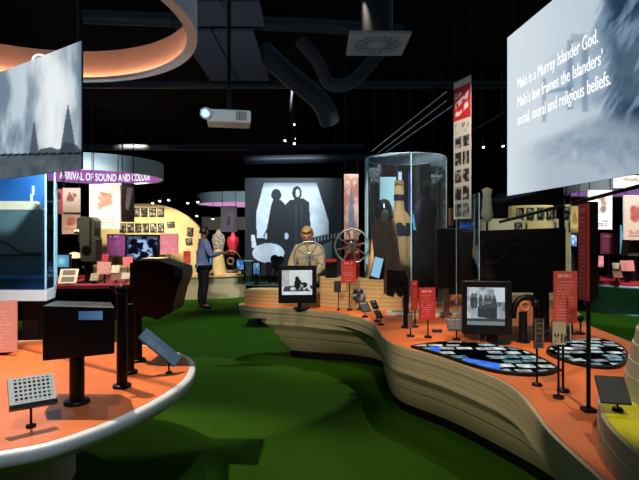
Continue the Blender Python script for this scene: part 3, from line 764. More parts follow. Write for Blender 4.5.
for ch, a0 in (('O', .0), ('F', .14)): text_mesh('letter', ch, .25, M['redpanel'], r3, .002, None, bend_r(1.9, a0, .08))
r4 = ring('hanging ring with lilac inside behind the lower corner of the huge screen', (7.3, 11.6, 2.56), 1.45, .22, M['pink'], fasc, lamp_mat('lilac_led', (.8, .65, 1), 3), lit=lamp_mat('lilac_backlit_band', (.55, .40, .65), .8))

# ================================================================== OVAL TABLE ON THE LEFT
tpts = catmull([(-1.352, 2.116), (-1.163, 2.25), (-.99, 2.56), (-.885, 2.95), (-.875, 3.3), (-.98, 3.68), (-1.2, 3.95), (-1.5, 4.15), (-2.0, 4.29), (-2.6, 4.31), (-3.2, 3.9), (-3.4, 3.1), (-3.0, 2.3), (-2.4, 1.95), (-1.85, 1.92)], 5)
tc = Vector((-2.1, 3.1, 0))
ot = thing('oval_table', 'white-rimmed oval display table with an orange top on the green floor', 'display table', tc)
def scl(k): return [((x - tc.x) * k, (y - tc.y) * k) for x, y in tpts]
rim = [(1.0, .652), (1.024, .652), (1.034, .646), (1.038, .63), (1.036, .60), (1.022, .57), (.985, .548), (.80, .535)]
mb = MB(); n = len(tpts); vs = []
for k, z in rim: vs += [(x, y, z) for x, y in scl(k)]
mb.add(vs, [(j * n + i, (j + 1) * n + i, (j + 1) * n + (i + 1) % n, j * n + (i + 1) % n) for j in range(len(rim) - 1) for i in range(n)], 0, True)
mb.add([(x, y, .535) for x, y in scl(.80)], [tuple(reversed(range(n)))])
mb.build('white_rim', M['white'], ot)
MB().prism(scl(1.001), .60, .654).build('orange_top', M['orange'], ot)
MB().prism(scl(.42), 0, .536).build('pedestal', M['white'], ot)

def post_on(t, base, top, r, name='post'):
    MB().lathe([(.0001, 0), (r * 1.75, 0), (r * 1.75, .012), (r * 1.6, .018), (.0001, .02)], n=28).build('flange', M['black2'], t)
    MB().cyl((0, 0, .01), (0, 0, top), r, n=24).build(name, M['black2'], t)
# wide viewer
b = G(77, 403, DECK); D = b.y
t = thing('peep_viewer', 'wide black box viewer with a blue-lit slot on a single post', 'viewer', b)
post_on(t, b, P(0, 352, D).z - DECK, .038)
f = lambda x, y: (P(x, y, D).x - b.x, P(x, y, D).z - DECK)
mb = MB()
front = [f(47, 304.5), f(118.5, 306), f(118.5, 351.5), f(47.5, 359)]
f3 = lambda x, y: (P(x, y, D + .27).x - b.x, P(x, y, D + .27).z - DECK)
back = [f3(60, 299.5), f3(115, 301), f3(115, 345), f3(60, 349)]
mb.add([(x, -.05, z) for x, z in front] + [(x, .22, z) for x, z in back], [(0, 1, 2, 3), (7, 6, 5, 4), (0, 4, 5, 1), (1, 5, 6, 2), (2, 6, 7, 3), (3, 7, 4, 0)])
mb.build('hood', M['black2'], t, bevel=.006)
s0, s1 = f(84, 309.5), f(107.5, 318)
slab('lit_slot', s1[0] - s0[0], s0[1] - s1[1], .006, lambda u, v: mixc(C(.22, .32, .46), C(.30, .42, .58), u), t, ((s0[0] + s1[0]) / 2, -.058, (s0[1] + s1[1]) / 2), n=6, emit=True)
# round-topped post
b = G(122, 387, DECK); D = b.y
t = thing('handle_post', 'thin black post topped with a round crank knob, next to the wide viewer', 'post', b)
post_on(t, b, P(0, 292, D).z - DECK, .031)
zz = P(0, 290, D).z - DECK
MB().sphere((0, 0, zz), .038, 16).cyl((-.03, -.0, zz + .01), (-.07, -.02, zz + .02), .012).build('crank_knob', M['darkmetal'], t)
# second viewer
b = G(137, 361, DECK); D = b.y
t = thing('peep_viewer', 'bulky black rounded viewer on the far edge of the oval table', 'viewer', b)
post_on(t, b, P(0, 300, D).z - DECK, .036)
pl_ = [f2 for f2 in [(P(x, y, D).x - b.x, P(x, y, D).z - DECK) for x, y in [(133, 263), (139, 260.5), (160, 260), (184, 267.5), (184.5, 276), (179, 290), (174, 311), (160, 318.5), (149, 315), (137, 309), (133, 298)]]]
MB().prism_y(pl_, -.06, .24).build('hood', M['black2'], t, bevel=.015)
c = P(180, 272, D) - b
MB().box((c.x - .003, -.066, c.z), (.05, .012, .062)).build('blue_window', mat('blue_window', (.16, .26, .50), .3), t)
c = P(152, 260, D) - b
MB().box((c.x, .08, c.z + .006), (.15, .2, .012)).build('cream_highlight', M['cream'], t)  # cream piece drawn as the highlight along the hood top
# extra post standing behind
b = G(130, 373, DECK)
t = thing('short_post', 'short black post on a flange between the crank post and the rounded viewer', 'post', b)
post_on(t, b, P(0, 304, b.y).z - DECK, .028)
stand('contact_sheet', 'white tilted panel with a grid of dark film frames on a thin rod', 'display panel', (31, 427), (9, 374, 54, 405), f_frames, tilt=-.55, yaw=.12, h=.185, w=.20, n=100, ny_=None) if False else None
b = G(31, 427, DECK); D = b.y
t = thing('contact_sheet', 'white tilted panel with a grid of dark film frames on a thin rod', 'display panel', b)
MB().lathe([(.0001, 0), (.022, 0), (.022, .012), (.0001, .016)], n=20).build('base', M['darkmetal'], t)
MB().cyl((0, 0, .01), (0, 0, P(0, 398, D).z - DECK), .006, n=10).build('rod', mat('rust_rod', (.30, .12, .08), .5), t)
c = P(32, 390, D) - b
slab('panel', .195, .135, .014, f_frames, t, c, (-.62, .03, .72), n=110, ny=90)
ed = Euler((-.62, .03, .72)).to_matrix() @ Vector((0, -.004, -.075))
MB().box((0, 0, 0), (.197, .028, .020)).build('bottom_ledge', M['black2'], t, c + ed, (-.62, .03, .72))
b = G(169, 373.5, DECK); D = b.y
t = thing('caption_plaque', 'blue-grey tilted plaque reaching over the white table rim', 'plaque', b)
MB().lathe([(.0001, 0), (.022, 0), (.022, .012), (.0001, .016)], n=20).build('base', M['darkmetal'], t)
MB().cyl((0, 0, .01), (0, 0, P(0, 357, D).z - DECK), .006, n=10).build('rod', M['darkmetal'], t)
c = P(160, 347.5, D) - b
slab('panel', .30, .10, .012, f_text((.30, .43, .56), (.55, .68, .78), 6, 17, False), t, c, (-.95, .72, .15), n=50, side=M['black2'])
b = G(2, 355, DECK); D = b.y
t = thing('information_board', 'pale pink text panel standing on the table under the white case slab', 'text panel', (P(0, 0, D).x, D, DECK))
slab('panel', .30, .39, .014, f_text((.90, .66, .62), (.98, .85, .82), 16, 19, False), t, (-.02, 0, .215), (-.10, -.06, 0), n=40, side=M['pink'])
MB().box((-.05, .05, .01), (.2, .1, .02)).build('foot', M['black2'], t)

# ------------------------------------------------------------------ glass case with the big grey cabinet
zs = 1.115
case = thing('glass_display_case', 'glass case on a thick white slab, holding a grey-green cabinet', 'display case', (-2.9, 5.0, 0))
cp = [P(-60, 0, 4.45), P(46, 0, 4.45), P(55, 0, 4.7), P(57, 0, 5.7), P(-20, 0, 5.7)]
cp = [(p.x + 2.9, p.y - 5.0) for p in cp]
def sc2(poly, k):
    cx, cy = sum(p[0] for p in poly) / len(poly), sum(p[1] for p in poly) / len(poly)
    return [(cx + (x - cx) * k, cy + (y - cy) * k) for x, y in poly]
z0c, z1c = P(0, 301, 4.45).z, P(0, 290, 4.45).z
MB().prism(cp, z0c, z1c).build('white_slab', M['white'], case, bevel=.01)
MB().prism(sc2(cp, .97), z1c, z1c + .012).build('blue_floor', M['bluecloth'], case)
MB().prism(sc2(cp, .955), z1c + .012, z1c + .10).build('blue_step', M['bluecloth'], case)
gp = sc2(cp, .985); n = len(gp); zt = P(0, 168, 4.45).z
MB().add([(x, y, z1c) for x, y in gp] + [(x, y, zt) for x, y in gp], [(i, (i + 1) % n, n + (i + 1) % n, n + i) for i in range(n)]).build('glass_wall', M['glass'], case)
for x, y in gp[1:4]: MB().cyl((x, y, z1c), (x, y, zt), .010, n=8).build('glass_joint', M['glassedge'], case)
MB().box((P(39, 0, 4.85).x + 2.9, -.15, z0c / 2), (.15, .3, z0c)).build('dark_plinth', M['maroon'], case)
MB().box((-1.0, .1, z0c / 2), (.9, .8, z0c)).build('dark_plinth', M['maroon'], case)
# cabinet inside
D = 4.85; zf = z1c + .10
cb = thing('antique_cabinet', 'grey-green antique cabinet with a sloping cream lid inside the glass case', 'cabinet', (-3.15, D, zf))
g = lambda x, y: (P(x, y, D).x + 3.15, P(x, y, D).z - zf)
xl, xr = g(-55, 0)[0], g(42, 0)[0]
xb = P(43.5, 0, D + .5).x + 3.15
MB().prism([(xl, 0), (xr, 0), (xb, .5), (xl, .5)], 0, g(0, 210)[1]).build('body', M['greycab'], cb, bevel=.01)
MB().prism_y([(xl, g(0, 209.5)[1]), (xr - .02, g(0, 209.5)[1]), (g(33, 0)[0], g(0, 201)[1]), (xl, g(0, 201)[1])], .02, .10).build('lid', M['cream'], cb)
MB().box(((xl + xr) / 2, -.008, g(0, 255)[1]), (xr - xl, .016, .012)).build('seam', M['black2'], cb)
MB().tube([(g(x, y)[0], -.012, g(x, y)[1]) for x, y in catmull([(-20, 235), (5, 242), (22, 252), (43, 253)], 5, False)], .006).build('cable', M['black'], cb)
o = slab('blue_backdrop', 1.5, .62, .02, f_plain((.07, .27, .46)), None, (-3.45, 5.62, zf + .62), n=4)
o.parent = case; o.location = Vector((-3.80, 5.60, zf + .84)) - Vector((-2.9, 5.0, 0))
t = thing('glass_tag', 'small white tag standing on the cream cabinet lid', 'tag', (P(28, 0, D).x, D + .06, P(0, 201, D).z + .003))
MB().box((0, 0, .035), (.02, .01, .07)).box((.016, 0, .105), (.02, .008, .09)).build('tag', M['white'], t)

# ================================================================== BACKGROUND
# arched yellow wall
D = 15.0
aw = thing('arched_wall', 'tall arched mustard wall hung with rows of small dark photographs', 'display wall', (P(160, 0, D).x, D, 0))
ol = [(96, 288.5), (96, 213), (108, 207.5), (120, 205), (133, 203.8), (150, 203.5), (164, 205.5), (176, 209.5), (187, 216), (197, 225), (205, 236), (211, 250), (214, 266), (215, 288.5)]
MB().prism_y(pxz(ol, D, aw.location), 0, .2).build('panel', M['yellowwall'], aw)
ft = MB(); px0 = P(96, 0, D).x - aw.location.x; px1 = P(215, 0, D).x - aw.location.x
MB().box(((px0 + px1) / 2, .1, .01), (px1 - px0, .3, .02)).build('footing', M['woodlt'], aw)
def frame_thing(label, c, w, h, seed, group, rot=0.0, yaw=0.0, name='framed_photograph'):
    t = thing(name, label, 'photograph', c, yaw, group)
    fr = MB().box((0, 0, 0), (w, .03, h), 0, (0, rot, 0)).build('frame', M['black2'], t)
    slab('print', w * .82, h * .82, .008, f_photo(seed, 4, .12, .72, (1, .97, .9)), fr, (0, -.018, 0), (0, rot, 0), n=8, ny=10)
    return t
ords = ['first', 'second', 'third', 'fourth', 'fifth', 'sixth']
for k in range(4):
    frame_thing(f'small dark photograph, {ords[k]} from the hanging banner in the upper row on the mustard arch', P(136.3 + k * 8.1, 212.2, D - .02), .19, .245, 50 + k, 'photographs on the arched mustard wall')
for k in range(6):
    frame_thing(f'small dark photograph, {ords[k]} from the hanging banner in the lower row on the mustard arch', P(123 + k * 7.6, 227.7, D - .02), .19, .26, 60 + k, 'photographs on the arched mustard wall')
frame_thing('tilted dark photograph between the two rows and the person on the mustard arch', P(170.8, 224.5, D - .02), .22, .16, 71, 'photographs on the arched mustard wall', -.12)
frame_thing('upright dark photograph just above the lowest one on the mustard arch', P(190, 231.5, D - .02), .17, .24, 72, 'photographs on the arched mustard wall', .08)
frame_thing('dark photograph lowest on the mustard arch beside the standing person', P(188.8, 241.3, D - .02), .19, .19, 73, 'photographs on the arched mustard wall', -.08)

def free_monitor(name, label, rect, D, fn, zbase=0.0, cat='monitor', bez=.04, n=40, post=True, yaw=0.0):
    c = P((rect[0] + rect[2]) / 2, (rect[1] + rect[3]) / 2, D); w, h = (rect[2] - rect[0]) / F * D, (rect[3] - rect[1]) / F * D
    t = thing(name, label, cat, (c.x, D, zbase), yaw)
    cas = MB().box((0, 0, c.z - zbase), (w, .06, h)).build('casing', M['black2'], t)
    slab('screen', w - bez, h - bez, .01, fn, cas, (0, -.036, c.z - zbase), n=n, emit=True)
    if post: MB().box((0, .04, (c.z - zbase - h / 2) / 2 + .02), (.06, .04, c.z - zbase - h / 2 + .04)).box((0, .04, .01), (.3, .2, .02)).build('stand', M['black2'], t)
    return t
def free_panel(name, label, rect, D, fn, zbase=0.0, cat='text panel', n=30, yaw=0.0, tilt=0.0, hang=False, emit=False, side=None):
    c = P((rect[0] + rect[2]) / 2, (rect[1] + rect[3]) / 2, D); w, h = (rect[2] - rect[0]) / F * D / math.cos(yaw), (rect[3] - rect[1]) / F * D
    t = thing(name, label, cat, (c.x, D, c.z - h / 2 if hang else zbase), 0)
    zc = h / 2 if hang else c.z - zbase
    slab('panel', w, h, .02, fn, t, (0, 0, zc), (tilt, 0, yaw), n=n, emit=emit, side=side or M['white'])
    if hang:
        for s in (-.42, .42): MB().cyl((s * w * math.cos(yaw), s * w * math.sin(yaw), h), (s * w * math.cos(yaw), s * w * math.sin(yaw), CEIL - t.location.z), .008, n=6).build('suspension_wire', M['darkmetal'], t)
    else:
        MB().cyl((0, .03, 0), (0, .03, zc), .015, n=8).cyl((0, .03, 0), (0, .03, .015), .07, n=16).build('stand', M['darkmetal'], t)
    return t
# long wall counter under the arch with screens
def counter(name, label, poly, z, top, side, k=.94):
    cx, cy = sum(p[0] for p in poly) / len(poly), sum(p[1] for p in poly) / len(poly)
    t = thing(name, label, 'counter', (cx, cy, 0))
    lp = [(x - cx, y - cy) for x, y in poly]
    MB().prism(sc2(lp, k), 0, z - .06).build('body', side, t)
    MB().prism(lp, z - .06, z).build('worktop', top, t)
    return t
counter('display_counter', 'pale plywood counter below the mustard arch', [(-6.6, 13.9), (-4.2, 13.9), (-4.2, 14.7), (-6.6, 14.7)], .72, M['woodlt'], M['wood'])
def f_bw(seed):
    def fn(u, v):
        n = fbm(u * 5, v * 5, seed, 4); g = sstep(.42, .6, n) * .85 * (.5 + .5 * ell(u, v, .5, .5, .45, .42)) + .06
        return np.stack([g * .7, g * .85, g * .95 + .05], 1)
    return fn
D1 = 14.1
free_panel('information_board', 'purple text panel at the end of the screen under the arch', (107, 234, 125, 256), D1, f_text((.45, .20, .45), (.8, .6, .8), 12, 31, True), .72, side=M['maroon'])
free_monitor('display_monitor', 'dark blue framed monitor showing an old black and white still under the arch', (125.5, 234.5, 160, 262), D1, f_bw(7), .72, n=60, bez=.12)
free_panel('information_board', 'bright pink text panel fixed at the monitor side under the arch', (160.5, 233.5, 178.5, 254), D1, f_text((.93, .55, .60), (1, .8, .82), 10, 32, False), .72, side=M['pink'])
free_panel('information_board', 'small red text panel beside the standing person near the arch', (183.5, 251, 190.5, 263.5), 13.95, f_text(RED, REDINK, 8, 33, False), 0, side=M['redpanel'])
# red topped counter with exhibits
rc = counter('display_counter', 'black-sided red-topped counter behind the oval table', catmull([(-5.9, 9.3), (-4.6, 9.15), (-3.6, 9.35), (-3.3, 10.3), (-3.7, 11.6), (-5.2, 11.9), (-6.1, 11.0)], 4), .654, mat('rose_laminate', (.66, .22, .28), .5), M['black2'])
Z = .654
t = thing('film_projector', 'dark antique film projector on a black column over the red counter', 'projector', (P(89, 0, 9.75).x, 9.75, Z))
g = lambda x, y: (P(x, y, 9.75).x - t.location.x, P(x, y, 9.75).z - Z)
MB().box((0, 0, .012), (.42, .3, .024)).cyl((0, 0, .02), (0, 0, g(0, 260)[1]), .08, n=20).build('column', M['black2'], t)
pm = mat('olive_gunmetal', (.30, .31, .26), .4, .3)
MB().prism_y([g(80, 219), g(84, 216.5), g(95, 217.5), g(98, 221), g(97.5, 236), g(99, 240), (g(99, 261)), g(84, 261), g(83, 242), g(80, 238)], -.14, .14).build('head', pm, t, bevel=.02)
MB().box((g(94, 0)[0], -.15, g(0, 232)[1]), (.03, .03, .5)).build('highlight_strip', M['steel'], t)  # steel strip stands in for the vertical highlight on the head
MB().cyl((g(90, 0)[0], -.15, g(0, 250)[1]), (g(90, 0)[0], -.13, g(0, 250)[1]), .09, n=24).build('gear_cover', M['darkmetal'], t)
MB().cyl((g(80, 0)[0] + .05, -.16, g(0, 232)[1]), (g(80, 0)[0] - .02, -.2, g(0, 232)[1]), .05, n=16).build('lens', M['steel'], t)
free_monitor('display_monitor', 'small monitor with a pale blue picture on the red counter', (55.5, 254, 71, 268), 9.9, lambda u, v: mixc(C(.30, .55, .70), C(.62, .85, .90), np.exp(-((u - .45) / .3) ** 2 - ((v - .5) / .35) ** 2)), Z, n=20)
t = thing('lamp_shade', 'shallow cream dome lamp beside the antique film projector', 'lamp', (P(75, 0, 10.5).x, 10.5, Z))
zq = P(0, 258, 10.5).z - Z
MB().lathe([(.17, zq), (.16, zq + .05), (.09, zq + .11), (.0001, zq + .13)], n=28).build('shade', M['cream'], t)
MB().cyl((0, 0, 0), (0, 0, zq + .1), .02).cyl((0, 0, 0), (0, 0, .02), .1, n=20).build('stand', M['black2'], t)
def card(label, rect, D, c, tilt=-.5, yaw=0.0, fn=None, zb=Z, name='caption_card'):
    w, h = (rect[2] - rect[0]) / F * D, (rect[3] - rect[1]) / F * D
    c0 = P((rect[0] + rect[2]) / 2, (rect[1] + rect[3]) / 2, D)
    t = thing(name, label, 'card', (c0.x, D, zb))
    slab('card', w, h / max(.5, math.cos(tilt)), .014, fn or f_text(c, tuple(min(1, v * 1.15 + .05) for v in c), 8, 3, False), t, (0, 0, max(c0.z - zb, .03)), (tilt, 0, yaw), n=16, side=M['cream'])
    MB().cyl((0, .01, 0), (0, .01, max(c0.z - zb, .03)), .012, n=8).cyl((0, .01, 0), (0, .01, .01), .05, n=14).build('rod', M['darkmetal'], t)
    return t
card('white picture card with two dark photographs lying by the front of the red counter', (60, 269.5, 77, 283), 9.4, (.85, .8, .68), -.75, .25, lambda u, v: mixc(np.repeat(C(.88, .84, .74), len(u), 0), C(.28, .24, .16), ((u > .15) & (u < .85) & (((v > .1) & (v < .42)) | ((v > .58) & (v < .9)))) * .8))
card('pale pink caption card in front of the projector column', (97.5, 262, 110.5, 274), 9.6, (.95, .70, .66), -.3, .15)
card('cream caption card low at the foot of the projector column', (90.5, 273.5, 98.5, 280.5), 9.5, (.72, .70, .56))
card('cream caption card close to the pink card on the red counter', (111.5, 265.5, 119.5, 273), 9.9, (.86, .82, .72))
card('brown caption card between two cream cards on the red counter', (111, 274.5, 121, 280), 9.55, (.55, .38, .28))
card('small cream card by the crank knob over the red counter', (121.5, 273, 130, 279), 9.7, (.85, .83, .76))
card('bright pink tilted card in front of the arch monitor', (123, 257, 132.5, 266), 10.2, (.93, .42, .45), -.4, .5)
card('red caption card on the counter beside the purple panel', (100, 254, 108.5, 262), 10.6, (.82, .22, .30), -.3)

# hanging posters
free_panel('hanging_poster', 'tall cream poster with brown portrait drawing hung above the film projector', (89.5, 184, 120.5, 229), 10.3, f_poster((.95, .92, .86), [(.62, .48, .42), (.74, .55, .45)], 3), n=44, cat='poster', hang=True)
free_panel('hanging_poster', 'cream and red poster with swirling figures hung by the glass case corner', (63, 188, 80.5, 212.5), 10.6, f_poster((.92, .80, .70), [(.72, .25, .22), (.62, .35, .3)], 8, 2.6, .05), n=36, cat='poster', hang=True)
free_panel('hanging_poster', 'lower red-brown poster hung under the red swirling one', (62, 213, 80.5, 234), 10.65, f_poster((.90, .74, .62), [(.74, .32, .22), (.8, .45, .35)], 15, 2.2, .3), n=30, cat='poster', hang=True)
free_panel('hanging_poster', 'dark red portrait poster strip half hidden by the glass case corner', (54.5, 189, 63, 214), 10.7, f_poster((.80, .35, .35), [(.35, .08, .1), (.9, .75, .7)], 22, 2, .02), n=20, cat='poster', hang=True)
free_panel('hanging_banner', 'narrow angled banner with a white figure on brown, hung before the arch', (122.5, 183, 133, 222), 9.3, lambda u, v: mixc(mixc(C(.36, .28, .30), C(.50, .40, .36), v + .3 * (fbm(u * 4, v * 8, 3) - .5)), C(.95, .90, .90), inpoly(u, v, [(.3, .35), (.55, .3), (.9, .9), (.45, .88)])), n=20, cat='banner', hang=True, yaw=.6)
# centre and far stuff
# ---- mural
D = 12.0
SU = lambda x: (x - 245) / 97.0
SV = lambda y: (276 - y) / 98.0
def pl2(pts): return [(SU(x), SV(y)) for x, y in pts]
def f_mural(u, v):
    n = fbm(u * 9, v * 9, 4, 4)
    base = mixc(np.repeat(C(.10, .115, .135), len(u), 0), C(.13, .145, .165), n)
    wh = inpoly(u, v, pl2([(264, 183), (316.5, 183), (328.5, 221), (328.5, 234), (300, 240), (257, 238), (256, 214)]))
    c = mixc(base, C(.92, .94, .97) * (.85 + .25 * n)[:, None], wh)
    c = mixc(c, C(.3, .33, .38), wh * .6 * sstep(190, 182, 276 - v * 98))
    dark = C(.085, .095, .115)
    f1 = ell(u, v, SU(276.3), SV(195), .052, .062) + inpoly(u, v, pl2([(273, 200), (271, 206), (267, 228), (263, 236), (268, 242), (288, 242), (287, 206), (281, 200)]))
    f2 = ell(u, v, SU(297), SV(193), .05, .07) + inpoly(u, v, pl2([(290, 200), (286, 204), (286, 246), (312, 246), (309, 202), (303, 198)]))
    c = mixc(c, dark, np.clip(f1 + f2, 0, 1))
    c = mixc(c, C(.88, .89, .92), ell(u, v, SU(297.6), SV(193), .021, .040) * 1.0)
    c = mixc(c, C(.20, .23, .27), ((abs(u - SU(296)) < .012) | (abs(u - SU(302)) < .01)) * (v < SV(204)) * (v > SV(246)) * .7)
    c = mixc(c, C(.82, .84, .88), ell(u, v, SU(286.5), SV(236), .02, .035) + ell(u, v, SU(266), SV(236), .012, .035))
    bed = ell(u, v, SU(268.5), SV(253), .165, .10) + inpoly(u, v, pl2([(251, 235), (254.5, 235), (257, 248), (252, 248)]))
    c = mixc(c, C(.95, .96, .98) * (.8 + .3 * n)[:, None], np.clip(bed, 0, 1))
    lace = (abs((276 - v * 98) - (240 - (u * 97 + 245 - 314) * .2)) < 2.2) & (u > SU(312)) & (u < SU(341)) & (np.modf(u * 30)[0] > .45)
    c = mixc(c, C(.75, .78, .82), lace * .9)
    c = mixc(c, C(.55, .60, .66), inpoly(u, v, pl2([(314, 250), (332, 240), (332, 262), (314, 262)])) * .8)
    return c
free_panel('wall_mural', 'huge black and white mural of two dark standing silhouettes on a pale backdrop', (245, 178, 342, 276), D, f_mural, n=150, cat='mural', hang=True, side=M['black'])
# tall painted pillar cloth
def f_cloth(u, v):
    c = mixc(C(.62, .42, .38), C(.80, .70, .64), sstep(.35, .65, fbm(u * 3, v * 8, 6, 4)))
    w = .24 + .06 * np.sin(v * 30)
    c = mixc(c, C(.34, .42, .52), ((abs(u - .5) < .22 * sstep(.95, .3, v)) & (v > .2) & (v < .8)) * .8)
    return mixc(c, C(.85, .80, .78), ((abs(u - .5) < .1) & (v < .2)) * .6)
free_panel('hanging_cloth', 'tall painted cloth in salmon and grey-blue hung beside the mural', (344, 174, 358.5, 241), 9.2, f_cloth, n=30, cat='banner', hang=True)
# tall exhibition banner with photographs
def f_banner(u, v):
    c = np.repeat(C(.90, .84, .74), len(u), 0)
    red = (v > .72) & (v < .955)
    c = mixc(c, C(.83, .15, .17), red * 1.0)
    vv = v - .08 * u
    scr = (np.modf((vv - .70) * 14.5)[0] > .35) & (fbm(u * 9, v * 30, 5, 3) > .42) & (v > .75) & (v < .92) & (u > .12) & (u < .9)
    c = mixc(c, C(.97, .90, .86), scr * .95)
    vr = v / .125; r = np.floor(vr); fr = vr - r
    ph = (v < .60) & (fr > .12) & (fr < .88) & ((abs(u - .28) < .19) | (abs(u - .72) < .19))
    g = .16 + .6 * sstep(.4, .62, fbm(u * 7, v * 30, 9, 3))
    c = np.where(ph[:, None], np.stack([g, g * .93, g * .92], 1), c)
    tx = (v > .62) & (v < .70) & (fbm(u * 12, v * 40, 2, 2) > .45) & (u > .1) & (u < .9)
    return mixc(c, C(.4, .35, .32), tx * .6)
a, b2 = P(454, 0, 7.2), P(471, 0, 6.84)
t = thing('hanging_banner', 'tall cream hanging banner with a red square and rows of photographs', 'banner', ((a.x + b2.x) / 2, 7.02, 1.80))
yw = math.atan2(b2.y - a.y, b2.x - a.x); w = math.hypot(b2.x - a.x, b2.y - a.y)
slab('banner_sheet', w, 1.95, .012, f_banner, t, (0, 0, .975), (0, 0, yw), n=40, ny=150, side=M['cream'])
MB().cyl((-w / 2 * math.cos(yw), -w / 2 * math.sin(yw), 1.955), (w / 2 * math.cos(yw), w / 2 * math.sin(yw), 1.955), .012, n=8).build('top_bar', M['steel'], t)
for s in (-.45, .45): MB().cyl((w * s * math.cos(yw), w * s * math.sin(yw), 1.95), (w * s * math.cos(yw), w * s * math.sin(yw), CEIL - 1.8), .004, n=6).build('suspension_wire', M['darkmetal'], t)

# screens seen through the tall glass case
free_panel('light_screen', 'bright pale cyan screen seen through the tall glass case', (373, 177, 396, 214), 10.2, lambda u, v: mixc(C(.62, .80, .84), C(.80, .93, .95), u + .2 * (fbm(u * 4, v * 5, 3) - .5)), cat='screen', emit=True, hang=True, n=20)
t = thing('tube_light', 'upright white tube light behind the tall hat costume', 'lamp', (P(400, 0, 9.6).x, 9.6, 0))
MB().cyl((0, 0, 0), (0, 0, 1.95), .02).cyl((0, 0, 0), (0, 0, .03), .15, n=20).build('stand', M['darkmetal'], t)
MB().cyl((0, 0, P(0, 214, 9.6).z), (0, 0, P(0, 172, 9.6).z), .034, n=16).build('tube', lamp_mat('tube_glow', (.80, .92, 1), 1.1), t)
free_panel('light_screen', 'tall lilac and royal blue screen at the far edge of the glass case', (433, 178, 443, 224), 9.6, lambda u, v: mixc(C(.10, .16, .80), C(.62, .60, .92), sstep(.55, .75, v)), cat='screen', emit=True, hang=True, n=16)
free_panel('light_screen', 'small cyan screen low behind the dark costume', (412, 212, 424, 230), 9.9, lambda u, v: mixc(C(.08, .25, .45), C(.35, .72, .85), sstep(.3, .7, fbm(u * 3, v * 5, 6) + .15)), cat='screen', emit=True, n=16)
free_panel('light_screen', 'thin royal blue light panel between the costumes', (408.5, 172, 412, 214), 9.9, f_plain((.08, .12, .55)), cat='screen', emit=True, hang=True, n=4)
free_panel('hanging_poster', 'narrow orange poster beside the hanging photograph banner', (449, 208, 454, 226), 8.6, f_poster((.75, .45, .3), [(.4, .15, .1), (.9, .8, .6)], 4), cat='poster', hang=True, n=12)
free_panel('light_screen', 'blue-lit display strip above the black machine', (460, 222, 474, 230), 8.3, lambda u, v: mixc(C(.06, .12, .28), C(.18, .34, .62), sstep(.35, .65, fbm(u * 5, v * 4, 2))), cat='screen', emit=True, n=14)

# counters and exhibits around the standing person
counter('display_counter', 'low curved plywood counter behind the standing person', catmull([(-4.1, 12.35), (-3.2, 12.2), (-2.1, 12.6), (-1.5, 13.2), (-1.9, 14.0), (-3.0, 14.1), (-4.1, 13.4)], 4), .60, M['woodlt'], M['wood'])
zc = .60
t = thing('bust_form', 'bright red dress form beyond the standing person', 'dress form', (P(233, 0, 13.45).x, 13.45, zc))
MB().lathe([(.0001, .45), (.13, .48), (.12, .62), (.17, .80), (.14, .92), (.05, .98), (.045, 1.05), (.0001, 1.06)], n=24, sy=.7).build('torso', M['red'], t)
MB().cyl((0, 0, 0), (0, 0, .5), .02).cyl((0, 0, 0), (0, 0, .02), .12, n=20).build('stand', M['darkmetal'], t)
t = thing('dress_form', 'pale spotted dress form between the standing person and the red one', 'dress form', (P(218.5, 0, 13.3).x, 13.3, zc))
MB().lathe([(.0001, .3), (.17, .33), (.13, .62), (.18, .85), (.15, .98), (.06, 1.05), (.05, 1.12), (.0001, 1.13)], n=24, sy=.7).build('torso', mat('spotted_cloth', (.62, .58, .52), .8, vary=.8, scale=20), t)
MB().cyl((0, 0, 0), (0, 0, .35), .02).cyl((0, 0, 0), (0, 0, .02), .12, n=20).build('stand', M['darkmetal'], t)
o = MB().lathe([(.22, 0), (.16, .35), (.08, .60), (.0001, .62)], n=30).build('wooden_cone', mat('straw_wood', (.80, .66, .42), .6), None, (P(218, 0, 12.75).x, 12.75, zc)); tag(o, 'pale straw-coloured cone on the counter in front of the standing person', 'cone')
free_monitor('display_monitor', 'bright blue monitor just in front of the standing person', (203, 256, 212.5, 270), 12.4, lambda u, v: mixc(C(.10, .38, .80), C(.45, .75, .98), fbm(u * 3, v * 3, 2)), zc, n=16)
t = thing('wire_wheel', 'large spoked brass wheel standing on the far plywood counter', 'wheel', (P(229.5, 0, 12.9).x, 13.05, zc))
MB().torus((0, 0, .30), .27, .02, 'Y', 32).torus((0, 0, .30), .08, .03, 'Y', 20).build('rim', mat('dull_brass', (.5, .42, .3), .4, .6), t)
for k in range(6):
    a = k * math.pi / 3; MB().box((.16 * math.cos(a), 0, .30 + .16 * math.sin(a)), (.2, .015, .025), 0, (0, -a, 0)).build('spoke', M['darkmetal'], t)
MB().box((0, .02, .012), (.4, .16, .024)).build('foot', M['darkmetal'], t)
free_panel('hanging_banner', 'dark grey patterned banner hung under the distant pink ring', (221, 206, 237, 232), 13.5, lambda u, v: mixc(mixc(C(.22, .22, .27), C(.32, .31, .36), fbm(u * 6, v * 8, 3)), C(.12, .12, .14), ell(u, v, .5, .42, .12, .2)), n=24, cat='banner', hang=True)
free_monitor('display_monitor', 'pale blue monitor at the lower corner of the mural', (236.5, 259, 248, 270), 12.4, lambda u, v: mixc(C(.15, .35, .6), C(.6, .8, .95), sstep(.35, .7, fbm(u * 3, v * 5, 9))), zc, n=16)
o = slab('far_partition', 4.3, .55, .05, f_plain((.86, .83, .70)), None, (P(236, 0, 21).x + .6, 21.5, 2.1), n=4, side=M['cream']); tag(o, 'pale cream far wall panel beyond the grey patterned banner', 'wall panel')

